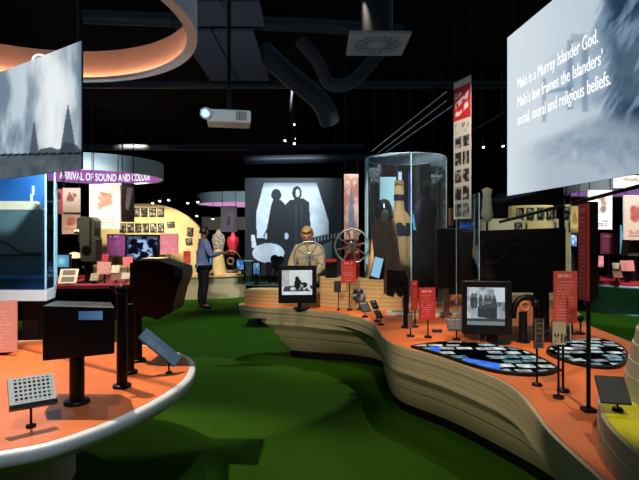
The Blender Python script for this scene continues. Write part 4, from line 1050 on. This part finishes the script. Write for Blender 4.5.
# display tables behind the deck, in front of the mural
counter('display_counter', 'black counter in front of the mural beside the fair-haired person', [(-1.27, 8.6), (-.55, 8.6), (-.55, 9.3), (-1.30, 9.3)], .70, M['black2'], M['black'], .5)
zc = .70
t = thing('glass_jar', 'tall clear glass cylinder on the counter below the mural', 'glass cylinder', (P(248.5, 0, 8.8).x, 8.8, zc))
MB().lathe([(.085, 0), (.085, .42)], n=28).build('glass_wall', M['glass'], t); MB().torus((0, 0, .42), .085, .006, 'Z', 28).build('rim', M['glassedge'], t); MB().torus((0, 0, .01), .085, .006, 'Z', 28).build('rim', M['glassedge'], t)
free_monitor('display_monitor', 'pale blue tilted monitor directly under the white oval in the mural', (252, 262, 261, 275), 9.0, lambda u, v: mixc(C(.20, .36, .50), C(.50, .68, .80), sstep(.4, .6, fbm(u * 4, v * 4, 6))), zc, n=16)
free_panel('information_board', 'narrow dark maroon text panel behind the film still monitor', (266, 262, 271.5, 276), 9.15, f_text((.25, .10, .14), (.6, .4, .4), 8, 41, False), zc, side=M['maroon'])
t = thing('film_camera', 'dark film camera on a tripod in front of the mural', 'camera', (P(277, 0, 8.95).x, 8.95, zc + .014))
MB().box((0, 0, .33), (.16, .2, .14)).cyl((-.04, 0, .43), (-.04, .02, .43), .08, n=20).cyl((.06, 0, .42), (.06, .02, .42), .07, n=20).build('body', M['black2'], t)
for k in range(3):
    a = k * 2.1 + .5; MB().cyl((0, 0, .28), (.14 * math.cos(a), .14 * math.sin(a), 0), .012, n=8).build('leg', M['darkmetal'], t)
MB().cyl((0, -.1, .33), (0, -.17, .33), .035, n=16).build('lens', M['darkmetal'], t)

# ---- right-hand background
drum = thing('curved_wall', 'curved mustard wall drum with a ring of dark photographs behind the black machine', 'display wall', (P(531, 0, 9.9).x, 9.9, 0))
ztop = P(0, 205, 9.5).z
MB().lathe([(.42, 0), (.42, ztop - .02), (.40, ztop), (.0001, ztop)], n=48, sm=False).build('drum', M['yellowwall'], drum)
zl = P(0, 218, 9.4).z
low = thing('curved_wall', 'low broad mustard wall curving out under the taller drum', 'display wall', (P(516, 0, 10.3).x, 10.2, 0))
MB().lathe([(.78, 0), (.78, zl), (.0001, zl)], n=56, sm=False, sy=.8).build('drum', M['cream'], low)
for k in range(5):
    a = -math.pi / 2 + (k - 2) * .42
    frame_thing(f'dark photograph, {ords[k]} of the upper five around the taller mustard drum', (drum.location.x + .44 * math.cos(a), drum.location.y + .44 * math.sin(a), P(0, 213, 9.5).z), .13, .2, 80 + k, 'photographs on the mustard drum', 0, a + math.pi / 2)
for k in range(5):
    a = -math.pi / 2 + (k - 1.2) * .25
    frame_thing(f'dark photograph, {ords[k]} of the lower five on the broad mustard wall', (low.location.x + .795 * math.cos(a), low.location.y + .64 * math.sin(a), P(0, 227.5, 9.5).z), .14, .2, 90 + k, 'photographs on the broad low wall', 0, (a + math.pi / 2))
free_panel('hanging_poster', 'yellow ochre poster with red figures hung between the drum and the tall sign', (565.5, 206, 580, 236.5), 10.4, f_poster((.82, .70, .42), [(.62, .28, .16), (.70, .50, .2)], 33, 2.6, .12), n=34, cat='poster', hang=True)
free_panel('hanging_poster', 'white poster with brown faces hung just behind the tall sign', (587.5, 190, 612, 229.5), 9.4, f_poster((.92, .89, .84), [(.48, .32, .30), (.60, .42, .36)], 41), n=40, cat='poster', hang=True)
free_panel('hanging_poster', 'cream poster with red script hung at the picture edge under the lilac ring', (623, 195, 652, 240), 9.8, f_poster((.90, .76, .66), [(.70, .25, .2), (.8, .5, .4)], 48, 2.2), n=40, cat='poster', hang=True)
free_panel('hanging_poster', 'wide cream poster strip hung directly below the huge screen', (613, 175.5, 650, 188), 8.4, f_poster((.80, .74, .64), [(.45, .35, .32), (.55, .45, .4)], 52, 4, .02), n=40, cat='poster', hang=True)
free_monitor('display_monitor', 'small bright blue-white monitor beneath the yellow ochre poster', (563.5, 233.5, 577, 247.5), 9.6, lambda u, v: mixc(C(.25, .50, .75), C(.85, .93, .98), sstep(.35, .65, fbm(u * 3, v * 3, 14))), 0, n=20, bez=.06)
free_panel('information_board', 'small red text panel on a stand between the black machine and the tall sign', (561, 251, 567.5, 261), 9.2, f_text(RED, REDINK, 7, 61, False), 0, side=M['redpanel'])
t = thing('arched_pipe', 'grey arched metal pipe rising behind the coral text panel', 'pipe', (P(569, 0, 8.8).x, 8.8, 0))
MB().tube([(P(x, y, 8.8).x - t.location.x, 0, P(x, y, 8.8).z) for x, y in catmull([(558, 247), (566, 249), (572, 256), (574, 268), (574, 290), (574, 324)], 5, False)], .035, 10).build('pipe', M['steel'], t)
# teal pedestal counter
tp = thing('display_counter', 'round flared teal counter with a red top on the green floor', 'counter', (6.62, 10.5, 0))
MB().lathe([(.86, 0), (.82, .12), (.84, .3), (.98, .45), (1.2, .54), (1.24, .56), (1.24, .60), (.0001, .60)], n=56).build('flared_body', M['teal'], tp)
MB().lathe([(1.22, .60), (1.22, .654), (.0001, .654)], n=56, sm=False).build('red_top', M['red'], tp)
free_panel('information_board', 'maroon text panel standing on the teal counter behind the tall sign', (600, 233, 619, 254), 10.6, f_text((.36, .10, .18), (.7, .4, .45), 10, 71), Z, side=M['maroon'])
free_panel('light_screen', 'upright pale cyan lit screen beside the maroon panel', (620, 225, 628.5, 254), 10.5, lambda u, v: mixc(C(.28, .58, .70), C(.55, .82, .88), fbm(u * 2, v * 4, 3)), Z, cat='screen', emit=True, n=12)
card('salmon caption card on the teal counter in front of the cyan screen', (620.5, 260.5, 634, 271), 9.75, (.93, .55, .50), -.2)
card('cream caption card beside the salmon card on the teal counter', (612.5, 263, 620, 269), 9.85, (.82, .76, .62), -.3)
card('pink tilted card just past the tall black sign board', (595.5, 256, 603, 267), 9.95, (.93, .50, .52), -.3, -.5)
card('brown caption card low on the teal counter', (613, 270, 622, 277.5), 9.6, (.60, .36, .28), -.4)
t = thing('film_projector', 'dark antique film projector on the teal counter at the picture edge', 'projector', (P(634, 0, 10.2).x, 10.2, Z))
MB().box((0, 0, .012), (.4, .3, .024)).cyl((0, 0, .02), (0, 0, .5), .07, n=18).build('column', M['black2'], t)
MB().prism_y([(-.2, .5), (.2, .5), (.2, .95), (.16, 1.2), (.1, 1.3), (-.12, 1.3), (-.18, 1.15), (-.15, .95)], -.13, .13).build('head', pm, t, bevel=.02)
MB().cyl((0, -.16, .75), (0, -.13, .75), .12, n=24).cyl((0, -.16, 1.08), (0, -.13, 1.08), .1, n=24).build('reel_drum', M['black2'], t)
# fair leaf-like pale sculpture above the machine
t = thing('pale_sculpture', 'pale gourd-shaped sculpture in the dark beyond the hanging banner', 'sculpture', (P(487, 0, 8.6).x, 8.6, 0))
MB().cyl((0, 0, 0), (0, 0, 1.8), .02).cyl((0, 0, 0), (0, 0, .02), .15, n=20).build('stand', M['darkmetal'], t)
MB().lathe([(.0001, 1.78), (.07, 1.83), (.11, 1.93), (.08, 2.08), (.07, 2.25), (.09, 2.36), (.0001, 2.4)], n=24, sy=.6).build('form', mat('pale_clay', (.62, .58, .48), .7), t)
# ================================================================== PEOPLE
def skin_mesh(name, nodes, edges, m, parent, root, sub=2):
    keys = list(nodes); idx = {k: i for i, k in enumerate(keys)}
    me = bpy.data.meshes.new(name + '_t'); me.from_pydata([nodes[k][0] for k in keys], [(idx[a], idx[b]) for a, b in edges], [])
    tmp = bpy.data.objects.new(name + '_t', me); COL.objects.link(tmp)
    tmp.modifiers.new('s', 'SKIN')
    sv = me.skin_vertices[0].data
    for k, i in idx.items():
        r = nodes[k][1]; sv[i].radius = r if isinstance(r, tuple) else (r, r); sv[i].use_root = (k == root)
    ss = tmp.modifiers.new('ss', 'SUBSURF'); ss.levels = sub; ss.render_levels = sub
    dg = bpy.context.evaluated_depsgraph_get()
    out = bpy.data.meshes.new_from_object(tmp.evaluated_get(dg)); out.name = name
    bpy.data.objects.remove(tmp); bpy.data.meshes.remove(me)
    out.materials.clear(); out.materials.append(m)
    out.polygons.foreach_set('use_smooth', [True] * len(out.polygons))
    o = bpy.data.objects.new(name, out); COL.objects.link(o); o.parent = parent
    return o
def hand(nodes, edges, wrist, d, up, side, tagk, curl=.5):
    """palm and five bent fingers leaving the wrist along d; up = back of the hand, side = towards the thumb"""
    w = Vector(nodes[wrist][0]); d, up, side = Vector(d).normalized(), Vector(up).normalized(), Vector(side).normalized()
    pk = 'palm' + tagk; nodes[pk] = (tuple(w + d * .055), (.034, .018)); edges.append((wrist, pk))
    for i, (off, ln) in enumerate(((.030, .072), (.010, .080), (-.010, .074), (-.028, .058))):
        base = w + d * .085 + side * off; a = base + d * ln * .5 - up * .004
        e = a + (d * math.cos(curl) - up * math.sin(curl)) * ln * .55
        k = f'f{i}{tagk}'
        nodes[k + 'a'] = (tuple(base), .0095); nodes[k + 'b'] = (tuple(a), .0085); nodes[k + 'c'] = (tuple(e), .007)
        edges += [(pk, k + 'a'), (k + 'a', k + 'b'), (k + 'b', k + 'c')]
    th = w + d * .035 + side * .034; te = th + (d * .7 + side * .5).normalized() * .035; tf = te + (d * .95 - up * .2).normalized() * .03
    for q, p_, r in (('a', th, .012), ('b', te, .010), ('c', tf, .008)): nodes['t' + q + tagk] = (tuple(p_), r)
    edges += [(pk, 'ta' + tagk), ('ta' + tagk, 'tb' + tagk), ('tb' + tagk, 'tc' + tagk)]

def person(label, loc, rz, H, arms, head_tilt, top_m, leg_m, shoe_m, hair_m, skin_m, hair_len, sleeve='long', sh=.18, lean=0.0, female=False):
    t = thing('person', label, 'person', loc, rz)
    s = H / 1.75
    hip = .085; L = lean
    n = {'pelvis': ((0, 0, .95), (.145, .11)), 'waist': ((L * .3, 0, 1.10), (.125 if not female else .115, .10)), 'chest': ((L * .8, 0, 1.30), (.155 if not female else .14, .115)),
         'neckb': ((L * 1.1 - .005, 0, 1.455), .06), 'neck': ((L * 1.3 + .01, 0, 1.515), .052)}
    hx, hz = L * 1.6 + .03, 1.60
    ft = Vector((math.cos(head_tilt), 0, -math.sin(head_tilt))); upv = Vector((math.sin(head_tilt), 0, math.cos(head_tilt)))
    hc = Vector((hx, 0, hz + .02))
    n['head'] = (tuple(hc), (.078, .092)); n['crown'] = (tuple(hc + upv * .075 - ft * .01), (.068, .08)); n['jaw'] = (tuple(hc - upv * .06 + ft * .035), (.048, .05))
    n['nose'] = (tuple(hc + ft * .100 - upv * .012), .013)
    for q, y in (('l', .078), ('r', -.078)): n['ear' + q] = (tuple(hc + Vector((0, y, 0)) - upv * .01 - ft * .01), .016)
    e = [('pelvis', 'waist'), ('waist', 'chest'), ('chest', 'neckb'), ('neckb', 'neck'), ('neck', 'head'), ('head', 'crown'), ('head', 'jaw'), ('head', 'nose'), ('head', 'earl'), ('head', 'earr')]
    for q, y in (('l', 1), ('r', -1)):
        el, wr, hd, up = arms[q]
        n['sh' + q] = ((L, y * sh, 1.40), .056); n['el' + q] = (el, .042); n['wr' + q] = (wr, (.030, .025))
        e += [('chest', 'sh' + q), ('sh' + q, 'el' + q), ('el' + q, 'wr' + q)]
        hand(n, e, 'wr' + q, hd, up, (Vector(hd).cross(Vector(up)) * (1 if q == 'l' else -1)), q)
        n['hip' + q] = ((0, y * .09, .86), .092); n['kn' + q] = ((.015, y * .10, .50), .060); n['calf' + q] = ((-.015, y * .10, .34), .056); n['an' + q] = ((-.02, y * .10, .085), .038); n['toe' + q] = ((.13, y * .115, .035), (.036, .028))
        e += [('pelvis', 'hip' + q), ('hip' + q, 'kn' + q), ('kn' + q, 'calf' + q), ('calf' + q, 'an' + q), ('an' + q, 'toe' + q)]
    sc = lambda nodes: {k: (tuple(c * s for c in v[0]), v[1]) for k, v in nodes.items()}
    skin_mesh('body', sc({k: (v[0], tuple(x * .8 for x in v[1]) if isinstance(v[1], tuple) else v[1] * .8) if k in ('pelvis', 'waist', 'chest', 'hipl', 'hipr', 'shl', 'shr') else v for k, v in n.items()}), e, skin_m, t, 'pelvis')
    g = lambda r, d: tuple(x + d for x in r) if isinstance(r, tuple) else r + d
    # clothes follow the body
    cn = {k: (n[k][0], g(n[k][1], .032 if k in ('waist', 'chest') else .026)) for k in ('waist', 'chest', 'shl', 'shr', 'ell', 'elr')}
    cn['hem'] = ((0, 0, .80), (.175, .15)); cn['hipline'] = ((0, 0, .94), (.20, .165)); cn['neckb'] = ((n['neckb'][0][0], 0, 1.445), .068)
    ce = [('hem', 'hipline'), ('hipline', 'waist'), ('waist', 'chest'), ('chest', 'neckb'), ('chest', 'shl'), ('chest', 'shr'), ('shl', 'arml'), ('arml', 'ell'), ('shr', 'armr'), ('armr', 'elr')]
    for q in 'lr':
        cn['arm' + q] = (tuple(Vector(n['sh' + q][0]).lerp(Vector(n['el' + q][0]), .5)), .078); cn['sh' + q] = (n['sh' + q][0], .098)
    for q in 'lr':
        if sleeve == 'long':
            cn['wr' + q] = (tuple(Vector(n['el' + q][0]).lerp(Vector(n['wr' + q][0]), .95)), .046); ce.append(('el' + q, 'wr' + q))
        else:
            a, b = Vector(n['sh' + q][0]), Vector(n['el' + q][0]); cn['el' + q] = (tuple(a.lerp(b, .45)), .062)
    skin_mesh('shirt', sc(cn), ce, top_m, t, 'waist')
    tn = {'pelvis': ((0, 0, .96), (.155, .12))}; te = []
    for q in 'lr':
        for k, dd in (('hip', .018), ('kn', .020), ('calf', .022), ('an', .030)):
            tn[k + q] = (n[k + q][0], g(n[k + q][1], dd))
        te += [('pelvis', 'hip' + q), ('hip' + q, 'kn' + q), ('kn' + q, 'calf' + q), ('calf' + q, 'an' + q)]
    skin_mesh('trousers', sc(tn), te, leg_m, t, 'pelvis')
    for y in (1, -1):
        skin_mesh('shoe', sc({'heel': ((-.045, y * .10, .045), (.045, .042)), 'mid': ((.05, y * .108, .045), (.046, .038)), 'toe': ((.15, y * .117, .036), (.04, .03))}), [('heel', 'mid'), ('mid', 'toe')], shoe_m, t, 'mid')
    # hair cap
    vs, fs, nn, hh_ = [], [], 28, 16
    ctr = hc + upv * .022 - ft * .006; idx = {}
    def keep(f, u_): return u_ > -.45 - hair_len * 4 and not (f > .28 and u_ < .52)
    for j in range(hh_ + 1):
        for i in range(nn):
            th_, ph = math.pi * j / hh_, 2 * math.pi * i / nn
            d = (math.sin(th_) * math.cos(ph), math.sin(th_) * math.sin(ph), math.cos(th_))
            r = 1 + .03 * math.sin(i * 2.3 + j)
            vs.append(tuple((ctr + ft * d[0] * .108 * r + Vector((0, d[1] * .094 * r, 0)) + upv * d[2] * .118 * r) * s))
            idx[(j, i)] = (d[0], d[2])
    for j in range(hh_):
        for i in range(nn):
            q4 = [(j, i), (j + 1, i), (j + 1, (i + 1) % nn), (j, (i + 1) % nn)]
            if all(keep(*idx[q]) for q in q4): fs.append([a * nn + b for a, b in q4])
    hb = MB().add(vs, fs, 0, True); ho = hb.build('hair', hair_m, t)
    so = ho.modifiers.new('thick', 'SOLIDIFY'); so.thickness = .012; so.offset = -1
    ey = MB()
    for y in (.03, -.03): ey.sphere(tuple((hc + ft * .083 + upv * .012 + Vector((0, y, 0))) * s), .011, 10)
    ey.build('eyes', M['black'], t)
    MB().sphere(tuple((hc + ft * .078 - upv * .05) * s), (.012, .024, .006), 10).build('mouth', mat('lip', (.62, .32, .28), .5), t)
    return t
hair_d, hair_b = mat('dark_hair', (.06, .05, .05), .5), mat('blond_hair', (.78, .64, .38), .55)
shirt_m = mat('slate_blue_shirt', (.40, .46, .60), .8); trs = mat('dark_trousers', (.05, .05, .065), .8); shoe = mat('black_leather', (.03, .03, .03), .4)
man = G(203, 308.5, 0)
person('person in a slate blue shirt and dark trousers standing, reaching towards the far counter', man, .55, 1.76,
       {'l': ((.10, .25, 1.14), (.33, .20, 1.16), (1, -.1, .05), (0, 0, 1)), 'r': ((.09, -.25, 1.13), (.34, -.16, 1.19), (1, .1, -.1), (0, 0, 1))},
       .15, shirt_m, trs, shoe, hair_d, mat('tan_skin', (.50, .35, .27), .55), .02)
wm = Vector((P(309, 0, 7.32).x, 7.32, 0))
person('fair-haired person in a beige patterned top leaning down behind the spoked reels', wm, -1.75, 1.70,
       {'l': ((.15, .24, 1.14), (.31, .12, 1.04), (1, -.4, -.3), (.2, 0, 1)), 'r': ((.13, -.25, 1.14), (.33, -.10, 1.06), (1, .3, -.3), (.2, 0, 1))},
       .55, mat('beige_patterned_top', (.70, .64, .52), .8, vary=.35, scale=60), trs, shoe, hair_b, M['skin'], .02, 'long', .165, .06, True)

# ================================================================== CEILING
pj = thing('ceiling_projector', 'white video projector hung from the dark ceiling', 'projector', P(229, 119, 5.2))
MB().box((0, 0, 0), (.44, .30, .13), 0, (0, 0, .18)).build('body', M['white'], pj, bevel=.02)
MB().cyl((-.185, -.16, .01), (-.19, -.235, .005), .055, .06, n=24).build('lens_barrel', M['white'], pj)
MB().cyl((-.19, -.236, .005), (-.19, -.238, .005), .042, n=24).build('lens_glass', lamp_mat('projector_beam', (.72, .86, 1), 1.4), pj)
mb = MB()
for k in range(7): mb.box((.10 + k * .016, -.152 + .018 * (k - 1) * .16 + .010, .0), (.006, .004, .09), 0, (0, 0, .18))
mb.build('vent_grille', M['darkmetal'], pj)
MB().cyl((0, 0, .06), (0, 0, CEIL - pj.location.z), .022, n=12).box((0, 0, .08), (.14, .14, .03)).build('pole', M['darkmetal'], pj)

t = thing('air_diffuser', 'square grey air diffuser with a round slotted grille in the dark ceiling', 'vent', (P(377, 44, 6.3).x, 6.3, P(0, 44, 6.3).z))
gr = mat('grille_grey', (.50, .53, .55), .6)
mb = MB().box((0, 0, 0), (.74, .74, .03)); mb.build('plate', gr, t)
mb = MB()
for r in (.30, .22, .14): mb.torus((0, 0, -.018), r, .008, 'Z', 36, 6)
mb.build('round_rim', gr, t)
mb = MB()
for k in range(20):
    a = 2 * math.pi * k / 20; mb.box((.2 * math.cos(a), .2 * math.sin(a), -.017), (.16, .012, .006), 0, (0, 0, a))
mb.build('slots', M['black'], t)
MB().cyl((0, 0, .015), (0, 0, CEIL - t.location.z), .2, n=24).build('neck', M['black2'], t)
# ceiling baffles
for (x0, y0, x1, y1), lab in (((181, 0, 226, 25), 'grey ceiling panel closest to the large salmon ring'), ((227, 0, 262, 25), 'grey ceiling panel above and beside the projector pole'), ((228, 30, 262, 80), 'long grey-blue ceiling panel above the projector'), ((196, 30, 226, 80), 'long dim ceiling panel between the ring and the projector pole')):
    zc = 4.35
    d0, d1 = (zc - CH) * F / (HY - y1), (zc - CH) * F / (HY - max(y0, -20))
    ds = sorted((d0, d1)); D = sum(ds) / 2
    X0, X1 = (x0 - CX) / F * D, (x1 - CX) / F * D
    t = thing('ceiling_baffle', lab, 'ceiling panel', ((X0 + X1) / 2, D, zc))
    MB().box((0, 0, 0), (X1 - X0, ds[1] - ds[0], .04)).build('panel', M['tile'], t)
    for sx in (-.4, .4): MB().cyl((sx * (X1 - X0), 0, .02), (sx * (X1 - X0), 0, CEIL - zc), .01, n=6).build('hanger', M['darkmetal'], t)
def pipe(name, label, pts, r, m, cat='duct', n=12):
    o = MB().tube(pts, r, n).build(name, m); tag(o, label, cat); return o
pipe('air_duct', 'round dark grey air duct running across the ceiling by the projector', [Vector((-3.2, 6.8, 4.55)), Vector((0, 7.1, 4.55)), Vector((1.2, 7.3, 4.55))], .10, M['duct'])
pipe('flexible_duct', 'bent flexible grey duct drooping below the air diffuser', catmull([P(300, 40, 7), P(318, 62, 7), P(330, 84, 7.1), P(352, 82, 7.0), P(372, 62, 7.1), P(384, 46, 7.2)], 5, False), .09, M['duct'])
pipe('flexible_duct', 'thick flexible grey duct sloping down to the middle of the ceiling', catmull([P(262, 50, 8), P(285, 72, 8), P(305, 88, 8.1), P(322, 104, 8.2), P(330, 122, 8.4)], 5, False), .17, M['duct'])
pipe('cable_conduit', 'thin hanging ceiling conduit above the mural', catmull([P(292, 30, 9), P(294, 70, 9), P(291, 110, 9), P(294, 142, 9)], 4, False), .03, M['black'], 'conduit')
pipe('ceiling_beam', 'black ceiling beam crossing behind the projector', [Vector((-6, 8.4, 4.1)), Vector((4, 8.4, 4.1))], .07, M['duct'], 'beam', 4)
pipe('ceiling_beam', 'long dim ceiling beam above the two hanging ring lights', [Vector((-9, 13.2, 3.9)), Vector((1.2, 13.2, 3.9))], .10, M['duct'], 'beam', 4)
pipe('ceiling_beam', 'dark ceiling beam above the mural and glass case', [P(245, 160, 11.5), P(372, 158, 11.5)], .12, M['duct'], 'beam', 4)
for k, (a, b, lab) in enumerate(((P(372, 151, 9), P(446, 92, 6.2), 'first of three thin pale ceiling cables above the tall glass case'), (P(378, 153, 9.2), P(446, 101, 6.4), 'second of three thin pale ceiling cables above the tall glass case'), (P(386, 152, 9.4), P(452, 106, 6.6), 'lowest of three thin pale ceiling cables above the tall glass case'))):
    pipe('ceiling_cable', lab, [a, b], .008, M['steel'], 'cable', 6)
pipe('light_track', 'dark lighting track bar under the huge screen', [P(500, 222, 9), P(640, 186, 6.2)], .03, M['duct'], 'track', 4)
pipe('light_track', 'dark lighting track bar near the mustard drum', [P(456, 140, 9), P(505, 112, 8)], .02, M['duct'], 'track', 4)
# spot lamps
def lamp(name, label, loc, group, aim=(0, -.5, -.85), r=.05):
    t = thing(name, label, 'spotlight', loc, 0, group)
    a = Vector(aim).normalized()
    MB().cyl(-a * .12, a * .05, r * 1.25, r * 1.25, n=16).build('can', M['black2'], t)
    MB().cyl(a * .051, a * .056, r, n=16).build('lens', M['bulb'], t)
    MB().cyl(-a * .1, (-a * .1).xy.to_3d() + Vector((0, 0, CEIL - loc[2])), .012, n=6).build('stem', M['darkmetal'], t)
    return t
for (x, y), D, lab in (((153, 202), 17, 'ceiling spotlight above the upper photo row of the mustard arch'), ((160, 200), 17.5, 'ceiling spotlight over the crown of the mustard arch'), ((169, 199), 18, 'ceiling spotlight on the falling side of the mustard arch'),
                       ((188, 202), 18.5, 'ceiling spotlight above the standing person, between arch and pink ring'), ((198, 201), 18.5, 'ceiling spotlight at the rim of the distant pink ring'), ((197, 215), 21, 'lower ceiling spotlight above the standing person'), ((213, 218), 21, 'lower ceiling spotlight beside the grey patterned banner'),
                       ((285, 139), 12, 'small ceiling spotlight over the first mural silhouette'), ((294.5, 137), 12, 'upper small ceiling spotlight over the pale-faced mural figure'), ((294.5, 142), 12.3, 'lower small ceiling spotlight over the pale-faced mural figure'), ((294, 123), 11.5, 'highest small ceiling spotlight above the mural'),
                       ((483, 145), 9.3, 'ceiling spotlight beside the hanging photograph banner'), ((502.5, 144), 9.3, 'ceiling spotlight just beside the far edge of the huge screen')):
    p = P(x, y, D); lamp('ceiling_spotlight', lab, p, 'small ceiling spotlights', r=.0023 * D)

# ================================================================== LIGHT
l = bpy.data.lights.new('case_lamp', 'POINT'); l.energy = 26; l.color = (.4, .78, 1); l.shadow_soft_size = .05
o = bpy.data.objects.new('case_lamp', l); COL.objects.link(o); o.location = (-3.1, 5.25, 2.2)
W = bpy.data.worlds.new('World'); SC.world = W; W.use_nodes = True
W.node_tree.nodes['Background'].inputs[0].default_value = (.02, .03, .04, 1); W.node_tree.nodes['Background'].inputs[1].default_value = .2
WARM, COOL, GREEN = (1, .86, .70), (.72, .88, 1), (1, .95, .75)
spot('table_spot', (-2.3, 3.9, 4.4), (-1.5, 3.1, .65), 780, WARM, 46, .5, .03)
spot('rim_fill', (-.7, .2, 4.3), (-1.4, 2.4, .65), 260, COOL, 26, .5, .04)  # unseen cool spot added to brighten the table rim
spot('table_front_fill', (-1.2, 1.0, 3.9), (-2.4, 3.7, .85), 420, (1, .93, .86), 22, .6, .04)  # added out of view to lift the pink panel on the table
spot('table_spot_rear', (-1.5, 4.6, 4.5), (-1.9, 3.1, .65), 130, WARM, 50, .5, .04)
spot('deck_spot', (1.6, 5.4, 4.5), (1.55, 3.7, .65), 300, WARM, 44, .5, .04)
spot('deck_spot_mid', (.5, 6.2, 4.5), (.95, 5.3, .65), 300, WARM, 42, .6, .04)
spot('deck_spot_side', (2.4, 6.5, 4.5), (2.2, 5.2, .65), 300, WARM, 44, .6, .04)
spot('riser_spot', (-.4, 4.9, 4.4), (.1, 6.5, .8), 300, WARM, 36, .6, .04)
spot('tower_spot', (1.2, 1.0, 4.5), (1.75, 2.25, .8), 220, (1, .95, .85), 24, .5, .04)
spot('floor_spot', (1.6, 6.9, 4.5), (-1.0, 5.2, 0), 560, GREEN, 30, .2, .02)
spot('wood_fill', (-1.5, .6, 3.4), (1.15, 3.6, .35), 480, (1, .9, .72), 24, .6, .04)  # unseen light added for the bounce on the plywood front
spot('wood_fill_far', (-1.2, 1.2, 3.6), (.05, 6.3, .35), 480, (1, .9, .72), 20, .6, .04)  # also added, for the far stretch of plywood
spot('arch_panel_fill', (-4.5, 10.5, 4.0), (-4.75, 14.1, 1.45), 800, (1, .93, .9), 26, .6, .04)  # unseen spot added to brighten the pink panel under the arch
spot('floor_spot_far', (-1.2, 8.9, 4.1), (-1.4, 8.0, 0), 520, (.7, 1, .6), 60, .7, .05)
spot('floor_spot_near', (-.9, 3.9, 4.5), (-.75, 3.7, 0), 25, GREEN, 30, .5, .03)
spot('deck_front_fill', (.3, 1.6, 4.5), (1.45, 4.9, 1.0), 440, WARM, 30, .6, .04)  # unseen fill added for panels that face the camera
spot('deck_front_fill_side', (1.0, 1.2, 4.5), (1.9, 4.0, 1.0), 320, WARM, 34, .6, .04)  # second added fill, aimed further along the deck
spot('floor_spot_side', (4.5, 8.0, 4.5), (4.6, 7.5, 0), 300, (.8, 1, .85), 60, .7, .05)
spot('case_spot', (.5, 3.4, 4.2), (1.15, 6.95, 1.6), 1000, (1, .93, .85), 22, .5, .03)
spot('white_case_fill', (-1.75, 3.95, 2.9), (-2.9, 4.8, 1.5), 420, COOL, 60, .5, .05)  # unseen lamp added below the ring to brighten case and slab
spot('arch_spot', (-4.9, 12.4, 4.4), (-5.0, 15, 1.7), 1200, (1, .9, .7), 60, .7, .05)
spot('poster_spot', (-4.6, 7.6, 4.4), (-4.8, 10.2, 2.2), 420, (1, .95, .9), 44, .6, .05)
spot('red_counter_spot', (-4.3, 8.6, 4.5), (-4.5, 9.9, .7), 800, WARM, 50, .6, .05)
spot('mural_spot', (-.6, 8.6, 4.5), (-.6, 12, 1.9), 1000, COOL, 50, .6, .05)
spot('far_counter_spot', (-2.6, 11.2, 4.5), (-2.6, 13, .9), 700, (1, .93, .85), 50, .6, .05)
spot('walker_fill', (-1.9, 7.4, 4.15), (-2.5, 10.7, 1.2), 700, (1, .95, .9), 26, .6, .05)  # added light to lift the standing person out of the dark
spot('person_spot', (-.6, 3.9, 3.9), (-.15, 7.2, 1.45), 420, WARM, 22, .5, .05)
spot('banner_spot', (1.4, 4.8, 4.5), (2.0, 7.0, 2.7), 420, (1, .95, .9), 34, .6, .05)
spot('cloth_spot', (.4, 7.0, 4.5), (.6, 9.2, 2.0), 700, (1, .95, .9), 30, .6, .05)
spot('drum_spot', (3.6, 7.6, 4.5), (4.0, 9.6, 1.9), 330, (1, .9, .7), 36, .6, .05)
spot('poster_spot_east', (5.0, 6.8, 4.5), (5.5, 9.8, 2.0), 420, (1, .95, .9), 50, .6, .05)
spot('teal_counter_spot', (5.2, 6.8, 4.3), (6.4, 10.0, .4), 800, COOL, 50, .6, .05)
spot('projector_fill', (-.2, 3.0, 2.6), (-1.0, 5.2, 2.75), 40, COOL, 20, .6, .03)  # unseen spot added to keep the hanging projector lit
spot('fascia_spot', (-1.6, .2, 2.4), (-1.9, 3.2, 3.1), 90, (.55, .85, 1), 60, .6, .1)
spot('fascia_spot_far', (-4.6, 7.6, 2.7), (-5.2, 10.4, 3.2), 260, (.7, .9, 1), 44, .6, .1)
spot('fascia_spot_distant', (-2.6, 15.0, 2.6), (-2.9, 18.2, 3.0), 120, (.7, .9, 1), 50, .6, .1)
# unseen blue area fills added for ambient bounce, one facing down, one up
for nm, loc, sz, pw, rx in (('ambient_fill', (0, 8, 4.62), 12, 60, 0), ('ceiling_fill', (-.4, 6.5, 2.9), 5, 9, math.pi)):
    l = bpy.data.lights.new(nm, 'AREA'); l.size = sz; l.energy = pw; l.color = (.45, .75, 1)
    o = bpy.data.objects.new(nm, l); COL.objects.link(o); o.location = loc; o.rotation_euler = (rx, 0, 0)

# ================================================================== CAMERA
cam = bpy.data.cameras.new('camera'); cam.sensor_width = 36; cam.lens = F / 639 * 36; cam.shift_x = 0; cam.shift_y = -(240 - HY) / 639; cam.clip_start = .05; cam.clip_end = 100
co = bpy.data.objects.new('camera', cam); COL.objects.link(co); co.location = (0, 0, CH); co.rotation_euler = (math.pi / 2, 0, 0)
SC.camera = co
vs = SC.view_settings; SC.display_settings.display_device = 'sRGB'; vs.view_transform = 'Standard'; vs.look = 'None'; vs.exposure = 0; vs.gamma = 1; vs.use_curve_mapping = False
SC.cycles.use_denoising = True
SC.cycles.max_bounces = 8; SC.cycles.transparent_max_bounces = 16; SC.cycles.sample_clamp_indirect = 4
